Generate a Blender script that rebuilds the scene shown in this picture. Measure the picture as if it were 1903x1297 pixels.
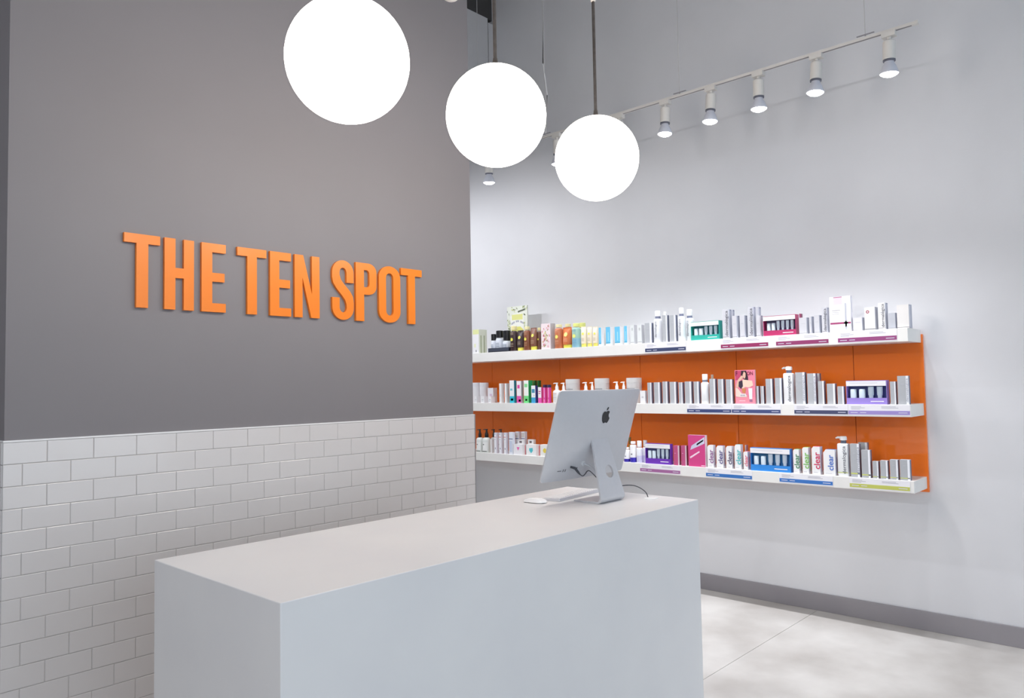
import bpy, bmesh, math, random
from mathutils import Vector, Matrix

# ------------------------------------------------------------------ scene, camera, light
for o in list(bpy.data.objects):
    bpy.data.objects.remove(o)
scene = bpy.context.scene
COL = scene.collection
random.seed(7)

EYE = Vector((0.0, 0.0, 1.47))
YAW, PITCH, ROLL, FOCAL = 0.74353906, 0.04749821, -0.01783416, 1405.918
cy, sy = math.cos(YAW), math.sin(YAW)
fw = Vector((cy * math.cos(PITCH), sy * math.cos(PITCH), math.sin(PITCH)))
rt = Vector((sy, -cy, 0.0))
up = rt.cross(fw)
rt2 = rt * math.cos(ROLL) + up * math.sin(ROLL)
up2 = -rt * math.sin(ROLL) + up * math.cos(ROLL)
cam_data = bpy.data.cameras.new('camera')
cam = bpy.data.objects.new('camera', cam_data)
COL.objects.link(cam)
m = Matrix.Identity(4)
for i, v in enumerate((rt2, up2, -fw)):
    for j in range(3):
        m[j][i] = v[j]
m.translation = EYE
cam.matrix_world = m
cam_data.sensor_fit = 'HORIZONTAL'
cam_data.sensor_width = 36.0
cam_data.lens = FOCAL / 1903.0 * 36.0
cam_data.clip_start = 0.05
scene.camera = cam

world = bpy.data.worlds.new('daylight_sky')
scene.world = world
world.use_nodes = True
wb = world.node_tree.nodes['Background']
wb.inputs['Color'].default_value = (0.80, 0.90, 1.0, 1)
wb.inputs['Strength'].default_value = 1.6

vs = scene.view_settings
vs.view_transform = 'Standard'
vs.look = 'None'
vs.exposure = 0.0
vs.gamma = 1.0
vs.use_curve_mapping = False

GLOBE_STRENGTH = 14.0
SPOT_WATTS = 50.0
WINDOW_WATTS = 105.0
ROOM_FILL_WATTS = 66.0  # added fill spots that brighten counter end, shelves and wall
BACK_FILL_WATTS = 66.0  # added fill spots hidden by the partition, brightening the far product wall

CEIL = 5.4
XW = 4.916            # plane of the product wall
YG = 3.157            # painted face of the grey partition
X0, X1 = 0.757, 3.094  # its two ends


def area(name, loc, rot, sx, sy_, watts, color):
    d = bpy.data.lights.new(name, 'AREA')
    d.shape = 'RECTANGLE'
    d.size, d.size_y = sx, sy_
    d.energy = watts
    d.color = color
    o = bpy.data.objects.new(name, d)
    o.location = loc
    o.rotation_euler = rot
    COL.objects.link(o)
    return o


# daylight entering through the shop window behind the camera
area('window_daylight', (1.2, -4.86, 2.1), (math.radians(90), 0, 0), 7.0, 3.6, WINDOW_WATTS, (0.80, 0.90, 1.0))


# ------------------------------------------------------------------ materials
def lin(h):
    out = []
    for k in (0, 2, 4):
        c = int(h[k:k + 2], 16) / 255.0
        out.append(c / 12.92 if c <= 0.04045 else ((c + 0.055) / 1.055) ** 2.4)
    return (out[0], out[1], out[2], 1.0)


MATS = {}


def plain(hexcol, rough=0.45, metal=0.0, spec=0.5):
    key = (hexcol, rough, metal, spec)
    if key in MATS:
        return MATS[key]
    mt = bpy.data.materials.new('paint_' + hexcol)
    mt.use_nodes = True
    b = mt.node_tree.nodes['Principled BSDF']
    b.inputs['Base Color'].default_value = lin(hexcol)
    b.inputs['Roughness'].default_value = rough
    b.inputs['Metallic'].default_value = metal
    b.inputs['Specular IOR Level'].default_value = spec
    MATS[key] = mt
    return mt


def grained(name, c1, c2, scale=6.0, rough=0.5, bump=0.0, bump_scale=120.0, detail=6.0, metal=0.0, lo=0.35, hi=0.65, coat=0.0):
    """principled surface whose colour wanders between two tones, with fine relief"""
    if name in MATS:
        return MATS[name]
    mt = bpy.data.materials.new(name)
    mt.use_nodes = True
    nt = mt.node_tree
    b = nt.nodes['Principled BSDF']
    tc = nt.nodes.new('ShaderNodeTexCoord')
    nz = nt.nodes.new('ShaderNodeTexNoise')
    nz.inputs['Scale'].default_value = scale
    nz.inputs['Detail'].default_value = detail
    rp = nt.nodes.new('ShaderNodeValToRGB')
    rp.color_ramp.elements[0].position = lo
    rp.color_ramp.elements[1].position = hi
    rp.color_ramp.elements[0].color = lin(c1)
    rp.color_ramp.elements[1].color = lin(c2)
    nt.links.new(tc.outputs['Object'], nz.inputs['Vector'])
    nt.links.new(nz.outputs['Fac'], rp.inputs['Fac'])
    nt.links.new(rp.outputs['Color'], b.inputs['Base Color'])
    b.inputs['Roughness'].default_value = rough
    b.inputs['Metallic'].default_value = metal
    b.inputs['Coat Weight'].default_value = coat
    if bump:
        n2 = nt.nodes.new('ShaderNodeTexNoise')
        n2.inputs['Scale'].default_value = bump_scale
        bp = nt.nodes.new('ShaderNodeBump')
        bp.inputs['Strength'].default_value = bump
        bp.inputs['Distance'].default_value = 0.002
        nt.links.new(tc.outputs['Object'], n2.inputs['Vector'])
        nt.links.new(n2.outputs['Fac'], bp.inputs['Height'])
        nt.links.new(bp.outputs['Normal'], b.inputs['Normal'])
    MATS[name] = mt
    return mt


def glow(name, color, strength):
    mt = bpy.data.materials.new(name)
    mt.use_nodes = True
    b = mt.node_tree.nodes['Principled BSDF']
    b.inputs['Base Color'].default_value = (0.9, 0.9, 0.9, 1)
    b.inputs['Emission Color'].default_value = (*color, 1)
    b.inputs['Emission Strength'].default_value = strength
    return mt


def clear_pane(name, tint=(1, 1, 1), alpha=0.08, rough=0.02):
    mt = bpy.data.materials.new(name)
    mt.use_nodes = True
    nt = mt.node_tree
    b = nt.nodes['Principled BSDF']
    out = nt.nodes['Material Output']
    b.inputs['Base Color'].default_value = (*tint, 1)
    b.inputs['Roughness'].default_value = rough
    tr = nt.nodes.new('ShaderNodeBsdfTransparent')
    tr.inputs['Color'].default_value = (*tint, 1)
    mx = nt.nodes.new('ShaderNodeMixShader')
    mx.inputs['Fac'].default_value = alpha
    nt.links.new(tr.outputs[0], mx.inputs[1])
    nt.links.new(b.outputs[0], mx.inputs[2])
    nt.links.new(mx.outputs[0], out.inputs['Surface'])
    return mt


WHITE_WALL = grained('white_wall_paint', 'dbdbde', 'e1e1e4', 1.4, 0.75, 0.06, 160)
GREY_WALL = grained('grey_wall_paint', '7c787b', '7f7b7e', 1.2, 0.6, 0.06, 160)
CEIL_MAT = grained('ceiling_paint', '8c8c8e', '969698', 1.0, 0.85)
FLOOR_MAT = grained('polished_concrete', 'b4afaa', 'd6d3cf', 2.6, 0.33, 0.05, 40, 10.0, lo=0.3, hi=0.7)
TILE_MAT = grained('glazed_tile', 'd4d0cf', 'd9d5d4', 0.9, 0.22, 0.03, 9, coat=0.2)
GROUT_MAT = grained('grout', 'bcb7b5', 'c2bdbb', 30, 0.9)
COUNTER_MAT = grained('solid_surface', 'e3e2e3', 'e7e6e6', 3.0, 0.38, 0.02, 300)
SHELF_MAT = grained('white_laminate', 'e8e7e4', 'ecebe8', 3.0, 0.4)
BASE_MAT = grained('grey_baseboard_paint', '928e93', '979397', 3.0, 0.5)
ORANGE_SIGN = grained('orange_sign_acrylic', 'ea7d16', 'ec811a', 3.0, 0.32)
ORANGE_PANEL = grained('orange_gloss_panel', 'f87b28', 'f97e2b', 1.5, 0.07, coat=0.3)
ALU = grained('brushed_aluminium', 'cdcfd4', 'cfd1d6', 40, 0.42, metal=0.45)
NICKEL = grained('brushed_nickel', '9a8f86', 'a89d94', 60, 0.28, metal=1.0)
TRACK_WHITE = grained('white_track_enamel', 'cfccc8', 'd4d1cd', 12, 0.45)
CABLE_DARK = plain('3c4048', 0.5)
CABLE_WHITE = plain('e9e9ea', 0.5)


# ------------------------------------------------------------------ mesh helpers
class MB:
    def __init__(self):
        self.v, self.f, self.mi, self.mats = [], [], [], []

    def slot(self, mat):
        if mat not in self.mats:
            self.mats.append(mat)
        return self.mats.index(mat)

    def face(self, pts, mat):
        n = len(self.v)
        self.v += [tuple(p) for p in pts]
        self.f.append(tuple(range(n, n + len(pts))))
        self.mi.append(self.slot(mat))

    def mesh_add(self, vs_, fs, mat):
        n = len(self.v)
        self.v += [tuple(p) for p in vs_]
        k = self.slot(mat)
        for q in fs:
            self.f.append(tuple(n + i for i in q))
            self.mi.append(k)

    def box(self, a, b, mat):
        x0, y0, z0 = a
        x1, y1, z1 = b
        vs_ = [(x0, y0, z0), (x1, y0, z0), (x1, y1, z0), (x0, y1, z0), (x0, y0, z1), (x1, y0, z1), (x1, y1, z1), (x0, y1, z1)]
        fs = [(0, 3, 2, 1), (4, 5, 6, 7), (0, 1, 5, 4), (1, 2, 6, 5), (2, 3, 7, 6), (3, 0, 4, 7)]
        self.mesh_add(vs_, fs, mat)

    def lathe(self, prof, mat, n=20, sx=1.0, sy_=1.0, cx=0.0, cy_=0.0, cap0=True, cap1=True):
        """prof: list of (r, z) from bottom to top about the z axis"""
        vs_, fs = [], []
        for r, z in prof:
            for k in range(n):
                a = 2 * math.pi * k / n
                vs_.append((cx + r * sx * math.cos(a), cy_ + r * sy_ * math.sin(a), z))
        for i in range(len(prof) - 1):
            for k in range(n):
                k2 = (k + 1) % n
                fs.append((i * n + k, i * n + k2, (i + 1) * n + k2, (i + 1) * n + k))
        if cap0:
            fs.append(tuple(reversed(range(n))))
        if cap1:
            fs.append(tuple((len(prof) - 1) * n + k for k in range(n)))
        self.mesh_add(vs_, fs, mat)

    def tube(self, pts, r, mat, n=8):
        pts = [Vector(p) for p in pts]
        vs_, fs = [], []
        for i, p in enumerate(pts):
            t = (pts[min(i + 1, len(pts) - 1)] - pts[max(i - 1, 0)]).normalized()
            a = t.cross(Vector((0, 0, 1)))
            if a.length < 1e-3:
                a = Vector((1, 0, 0))
            a.normalize()
            b = t.cross(a)
            rr = r[i] if isinstance(r, (list, tuple)) else r
            for k in range(n):
                w = 2 * math.pi * k / n
                vs_.append(p + a * (rr * math.cos(w)) + b * (rr * math.sin(w)))
        for i in range(len(pts) - 1):
            for k in range(n):
                k2 = (k + 1) % n
                fs.append((i * n + k, i * n + k2, (i + 1) * n + k2, (i + 1) * n + k))
        fs.append(tuple(reversed(range(n))))
        fs.append(tuple((len(pts) - 1) * n + k for k in range(n)))
        self.mesh_add(vs_, fs, mat)

    def mesh(self, name, smooth=False):
        me = bpy.data.meshes.new(name)
        me.from_pydata(self.v, [], self.f)
        for mt in self.mats:
            me.materials.append(mt)
        me.polygons.foreach_set('material_index', self.mi)
        me.update()
        bm = bmesh.new()
        bm.from_mesh(me)
        bmesh.ops.remove_doubles(bm, verts=bm.verts, dist=1e-6)
        bmesh.ops.recalc_face_normals(bm, faces=bm.faces)
        bm.to_mesh(me)
        bm.free()
        if smooth:
            me.polygons.foreach_set('use_smooth', [True] * len(me.polygons))
            me.set_sharp_from_angle(angle=math.radians(35))
        return me

    def build(self, name, parent=None, loc=None, smooth=False):
        return link(name, self.mesh(name, smooth), parent, loc)


def link(name, data, parent=None, loc=None):
    o = bpy.data.objects.new(name, data)
    COL.objects.link(o)
    if parent is not None:
        o.parent = parent
    if loc is not None:
        o.location = loc
    return o


def tag(o, label=None, cat=None, group=None, kind=None):
    if label:
        o['label'] = label
    if cat:
        o['category'] = cat
    if group:
        o['group'] = group
    if kind:
        o['kind'] = kind
    return o


def thing(name, loc, label, cat, group=None):
    return tag(link(name, None, None, loc), label, cat, group)


def box_obj(name, a, b, mat, parent=None, bevel=0.0):
    mb = MB()
    mb.box(a, b, mat)
    o = mb.build(name, parent)
    if bevel:
        md = o.modifiers.new('edge', 'BEVEL')
        md.width = bevel
        md.segments = 2
        md.limit_method = 'ANGLE'
    return o


TEXTS = {}


def text_mesh(body, mat, bold=0.0):
    """lettering as a flat mesh, cap height scaled later; centred on its own middle"""
    key = (body, mat.name, bold)
    if key not in TEXTS:
        cu = bpy.data.curves.new('lettering', 'FONT')
        cu.body = body
        cu.size = 1.0
        cu.resolution_u = 3
        cu.offset = bold
        cu.align_x = 'CENTER'
        cu.align_y = 'CENTER'
        tmp = bpy.data.objects.new('lettering_tmp', cu)
        COL.objects.link(tmp)
        dg = bpy.context.evaluated_depsgraph_get()
        me = bpy.data.meshes.new_from_object(tmp.evaluated_get(dg))
        bpy.data.objects.remove(tmp)
        me.materials.clear()
        me.materials.append(mat)
        xs = [v.co.x for v in me.vertices]
        ys = [v.co.y for v in me.vertices]
        TEXTS[key] = (me, max(xs) - min(xs), max(ys) - min(ys), (max(xs) + min(xs)) / 2, (max(ys) + min(ys)) / 2)
    return TEXTS[key]


def put_text(body, mat, parent, center, xdir, ydir, length=None, bold=0.0, name='lettering', squeeze=1.0):
    me, w, h, mx, my = text_mesh(body, mat, bold)
    s = length / w
    x, y = Vector(xdir), Vector(ydir)
    z = x.cross(y)
    M = Matrix.Identity(4)
    for i, v in enumerate((x * s, y * s * squeeze, z)):
        for j in range(3):
            M[j][i] = v[j]
    M.translation = Vector(center) - x * s * mx - y * s * squeeze * my
    o = link(name, me, parent)
    o.matrix_local = M
    return o


# ------------------------------------------------------------------ the setting
# floor: concrete slabs with a saw-cut joint between them
floor = tag(box_obj('floor', (-4.0, -4.6, -0.12), (XW, 8.0, -0.02), plain('8f8c89', 0.9)), kind='structure')
cuts_y = [-4.6, -1.1, 1.905, 4.9, 8.0]
cuts_x = [-4.0, 0.2, XW]
for i in range(len(cuts_y) - 1):
    for j in range(len(cuts_x) - 1):
        g = 0.0012
        s = box_obj('slab', (cuts_x[j] + g, cuts_y[i] + g, -0.02), (cuts_x[j + 1] - (g if j < len(cuts_x) - 2 else 0), cuts_y[i + 1] - g, 0.0), FLOOR_MAT, floor)

tag(box_obj('ceiling', (-4.0, -4.6, CEIL), (XW + 0.15, 8.0, CEIL + 0.1), CEIL_MAT), kind='structure')
tag(box_obj('wall_right', (XW, -4.6, 0.0), (XW + 0.15, 8.0, CEIL), WHITE_WALL), kind='structure')
tag(box_obj('wall_back', (-4.0, 8.0, 0.0), (XW + 0.15, 8.15, CEIL), WHITE_WALL), kind='structure')
tag(box_obj('wall_far_left', (-4.15, -4.6, 0.0), (-4.0, 8.15, CEIL), WHITE_WALL), kind='structure')
tag(box_obj('baseboard_right', (XW - 0.013, -4.6, 0.0), (XW, 8.0, 0.1105), BASE_MAT, bevel=0.002), kind='structure')

# shop front behind the camera: wall round a large window with mullions and panes
wf = MB()
wx0, wx1, wz0, wz1 = -2.3, 4.7, 0.3, 3.9
wf.box((-4.0, -4.75, 0), (wx0, -4.6, CEIL), WHITE_WALL)
wf.box((wx1, -4.75, 0), (XW + 0.15, -4.6, CEIL), WHITE_WALL)
wf.box((wx0, -4.75, 0), (wx1, -4.6, wz0), WHITE_WALL)
wf.box((wx0, -4.75, wz1), (wx1, -4.6, CEIL), WHITE_WALL)
tag(wf.build('wall_front'), kind='structure')
win = tag(link('window_1', None, None, ((wx0 + wx1) / 2, -4.68, wz0)), kind='structure')
pane_mat = clear_pane('window_glass', (0.97, 0.99, 1.0), 0.05)
npane = 5
pw = (wx1 - wx0) / npane
frame_mat = plain('55575b', 0.4, 0.6)
for k in range(npane + 1):
    c = wx0 + k * pw - (wx0 + wx1) / 2
    box_obj('mullion', (c - 0.03, -0.04, 0), (c + 0.03, 0.04, wz1 - wz0), frame_mat, win)
for zz in (0.0, 2.5, wz1 - wz0 - 0.06):
    box_obj('transom', (wx0 - (wx0 + wx1) / 2, -0.03, zz), (wx1 - (wx0 + wx1) / 2, 0.03, zz + 0.06), frame_mat, win)
for k in range(npane):
    c = wx0 + k * pw - (wx0 + wx1) / 2
    box_obj('pane', (c + 0.03, -0.004, 0.06), (c + pw - 0.03, 0.004, wz1 - wz0 - 0.06), pane_mat, win)

# grey partition with its tiled lower part
part = tag(box_obj('wall_left', (X0 + 0.004, YG, 0.0), (X1 - 0.004, YG + 0.22, CEIL), GREY_WALL), kind='structure')
TOP, PX, PZ, JOINT = 1.298, 0.1575, 0.0793, 0.0022
YT = 3.150
box_obj('grout', (X0 + 0.001, YT + 0.0022, 0.0), (X1 - 0.001, YG, TOP), GROUT_MAT, part)
box_obj('grout', (X0 + 0.0022, YG, 0.0), (X0 + 0.004, YG + 0.22, TOP), GROUT_MAT, part)


def tile_mesh(w, h):
    key = ('tile', round(w, 4), round(h, 4))
    if key not in MATS:
        mb = MB()
        b, t = 0.0016, YG - 0.0005 - YT
        o = [(0, 0), (w, 0), (w, h), (0, h)]
        n = [(b, b), (w - b, b), (w - b, h - b), (b, h - b)]
        vs_ = [(x, t, z) for x, z in o] + [(x, b * 0.6, z) for x, z in o] + [(x, 0, z) for x, z in n]
        fs = [(8, 9, 10, 11)]
        for k in range(4):
            k2 = (k + 1) % 4
            fs.append((4 + k, 4 + k2, 8 + k2, 8 + k))
            fs.append((k, k2, 4 + k2, 4 + k))
        mb.mesh_add(vs_, fs, TILE_MAT)
        MATS[key] = mb.mesh('tile')
    return MATS[key]


for r in range(16):
    ztop = TOP - r * PZ
    first = 0.895 if r % 2 == 0 else 0.895 - PX / 2
    edges = [X0]
    e = first
    while e < X1 - 0.012:
        edges.append(e)
        e += PX
    edges.append(X1)
    for a, b in zip(edges[:-1], edges[1:]):
        j0 = 0 if a == X0 else JOINT / 2
        j1 = 0 if b == X1 else JOINT / 2
        t = link('tile', tile_mesh(b - a - j0 - j1, PZ - JOINT), part)
        # a hair of unevenness, as tiles set by hand
        t.location = (a + j0, YT + random.uniform(-0.0003, 0.0003), ztop - PZ + JOINT / 2)
box_obj('edge_trim', (X0 - 0.001, YT - 0.002, TOP), (X1, YG, TOP + 0.006), plain('eceaea', 0.3), part)
box_obj('edge_trim', (X0 - 0.001, YG, TOP), (X0 + 0.004, YG + 0.22, TOP + 0.006), plain('eceaea', 0.3), part)
box_obj('corner_trim', (X1 - 0.001, YT - 0.002, 0.0), (X1 + 0.004, YG + 0.22, TOP + 0.006), plain('9b9b9d', 0.35, 0.5), part)
# tiled return on the partition's end
for r in range(16):
    z = TOP - (r + 1) * PZ + JOINT / 2
    sp = [0.0, 0.11, 0.22] if r % 2 else [0.0, 0.157, 0.22]
    for a, b in zip(sp[:-1], sp[1:]):
        t = link('tile', tile_mesh(b - a - JOINT, PZ - JOINT), part)
        t.rotation_euler = (0, 0, math.radians(-90))
        t.location = (X0 - 0.004, YG + b - JOINT / 2, z)

# white bulkhead and dark void high up where the product wall turns the corner
tag(box_obj('wall_bulkhead', (3.2, 4.69, 3.62), (4.850, 5.3, 4.81), grained('bulkhead_paint', 'b9b8ba', 'c0bfc1', 1.0, 0.7)), kind='structure')
tag(box_obj('trim_1', (4.858, 4.69, 3.62), (XW, 5.3, 4.775), grained('bulkhead_paint', 'b9b8ba', 'c0bfc1', 1.0, 0.7)), kind='structure')
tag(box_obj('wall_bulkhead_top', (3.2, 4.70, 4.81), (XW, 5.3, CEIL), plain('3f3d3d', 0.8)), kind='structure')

# ------------------------------------------------------------------ reception counter
CT = 0.95
cb = MB()
cx0, cx1, cy0, cy1, th = 0.985, 3.032, 1.686, 2.423, 0.04
cs = [(cx0, cy0), (cx1, cy0), (cx1, cy1), (cx0, cy1)]
inn = [(cx0 + th, cy0 + th), (cx1 - th, cy0 + th), (cx1 - th, cy1), (cx0 + th, cy1)]
vs_ = [(x, y, 0) for x, y in cs] + [(x, y, CT) for x, y in cs] + [(x, y, 0) for x, y in inn] + [(x, y, CT - th) for x, y in inn]
fs = [(4, 5, 6, 7), (0, 1, 5, 4), (3, 0, 4, 7), (1, 2, 6, 5),
      (8, 9, 13, 12), (11, 8, 12, 15), (9, 10, 14, 13), (12, 13, 14, 15),
      (0, 8, 9, 1), (0, 3, 11, 8), (1, 9, 10, 2), (7, 6, 14, 15), (3, 7, 15, 11), (2, 10, 14, 6)]
cb.mesh_add(vs_, fs, COUNTER_MAT)
counter = cb.build('reception_counter')
md = counter.modifiers.new('edge', 'BEVEL')
md.width = 0.0025
md.segments = 2
md.limit_method = 'ANGLE'
tag(counter, 'long white solid waterfall reception counter carrying the computer', 'counter')

# ------------------------------------------------------------------ sign letters on the grey wall
ZB, ZH = 1.807, 0.297


def arc(cx_, cz_, rx, rz, a0, a1, n=8):
    return [(cx_ + rx * math.cos(math.radians(a0 + (a1 - a0) * i / n)), cz_ + rz * math.sin(math.radians(a0 + (a1 - a0) * i / n))) for i in range(n + 1)]


def sign_letter(name, xl, w, outlines, label):
    """outlines in letter units: x 0..1 across the width, z 0..1 up the height; first is the outside, the rest holes"""
    bm = bmesh.new()
    loops = []
    for ol in outlines:
        vs2 = [bm.verts.new((x * w, 0, z * ZH)) for x, z in ol]
        for a, b in zip(vs2, vs2[1:] + vs2[:1]):
            loops.append(bm.edges.new((a, b)))
    bmesh.ops.triangle_fill(bm, edges=loops, use_beauty=True)
    bmesh.ops.recalc_face_normals(bm, faces=bm.faces)
    r = bmesh.ops.extrude_face_region(bm, geom=list(bm.faces))
    for v in r['geom']:
        if isinstance(v, bmesh.types.BMVert):
            v.co.y += 0.0148
    bmesh.ops.recalc_face_normals(bm, faces=bm.faces)
    me = bpy.data.meshes.new(name)
    bm.to_mesh(me)
    bm.free()
    me.materials.append(ORANGE_SIGN)
    o = link(name, me, None, (xl, YG - 0.015, ZB))
    tag(o, label, 'letter', 'raised orange letters of the wall sign')
    return o


TT = [[(0, .875), (0, 1), (1, 1), (1, .875), (.665, .875), (.665, 0), (.335, 0), (.335, .875)]]
HH = [[(0, 0), (0, 1), (.365, 1), (.365, .588), (.65, .588), (.65, 1), (1, 1), (1, 0), (.65, 0), (.65, .447), (.365, .447), (.365, 0)]]
EE = [[(0, 0), (0, 1), (1, 1), (1, .872), (.435, .872), (.435, .572), (.95, .572), (.95, .444), (.435, .444), (.435, .128), (1, .128), (1, 0)]]
NN = [[(0, 0), (0, 1), (.34, 1), (.69, .38), (.69, 1), (1, 1), (1, 0), (.66, 0), (.31, .64), (.31, 0)]]
PP = [[(0, 0), (0, 1), (.6, 1)] + arc(.6, .85, .4, .15, 75, 0, 6) + [(1, .61)] + arc(.6, .61, .4, .152, -15, -90, 6) + [(.39, .458), (.39, 0)],
      [(.39, .585), (.39, .88), (.52, .88)] + arc(.52, .82, .13, .06, 75, 0, 4) + [(.65, .645)] + arc(.52, .645, .13, .06, -15, -90, 4)]
OO = [arc(.5, .8, .5, .2, 180, 0, 14) + arc(.5, .2, .5, .2, 0, -180, 14),
      arc(.5, .79, .172, .085, 180, 0, 10) + arc(.5, .21, .172, .085, 0, -180, 10)]
SS = [arc(.5, .79, .5, .21, 0, 180, 14) + [(.0, .70), (.05, .61), (.2, .52), (.45, .41), (.6, .33), (.66, .26)] +
      arc(.5, .21, .165, .085, 0, -180, 10) + [(.335, .37), (0, .37)] + arc(.5, .21, .5, .21, 180, 360, 14) +
      [(1, .29), (.96, .40), (.82, .49), (.55, .60), (.4, .67), (.34, .75)] + arc(.5, .79, .165, .085, 180, 0, 10) + [(.665, .63), (1, .63)]]
for nm, xl, w, ol, lb in (
        ('letter_t', 1.155, .140, TT, 'orange raised letter T that begins the word THE'),
        ('letter_h', 1.313, .123, HH, 'orange raised letter H in the word THE'),
        ('letter_e', 1.469, .108, EE, 'orange raised letter E that ends the word THE'),
        ('letter_t', 1.631, .140, TT, 'orange raised letter T that begins the word TEN'),
        ('letter_e', 1.789, .108, EE, 'orange raised letter E in the middle of the word TEN'),
        ('letter_n', 1.916, .135, NN, 'orange raised letter N on the grey wall sign'),
        ('letter_s', 2.123, .127, SS, 'orange raised letter S that begins the word SPOT'),
        ('letter_p', 2.263, .129, PP, 'orange raised letter P in the word SPOT'),
        ('letter_o', 2.407, .141, OO, 'orange raised oval letter O in the word SPOT'),
        ('letter_t', 2.554, .144, TT, 'orange raised letter T that ends the word SPOT')):
    sign_letter(nm, xl, w, ol, lb)
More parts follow.
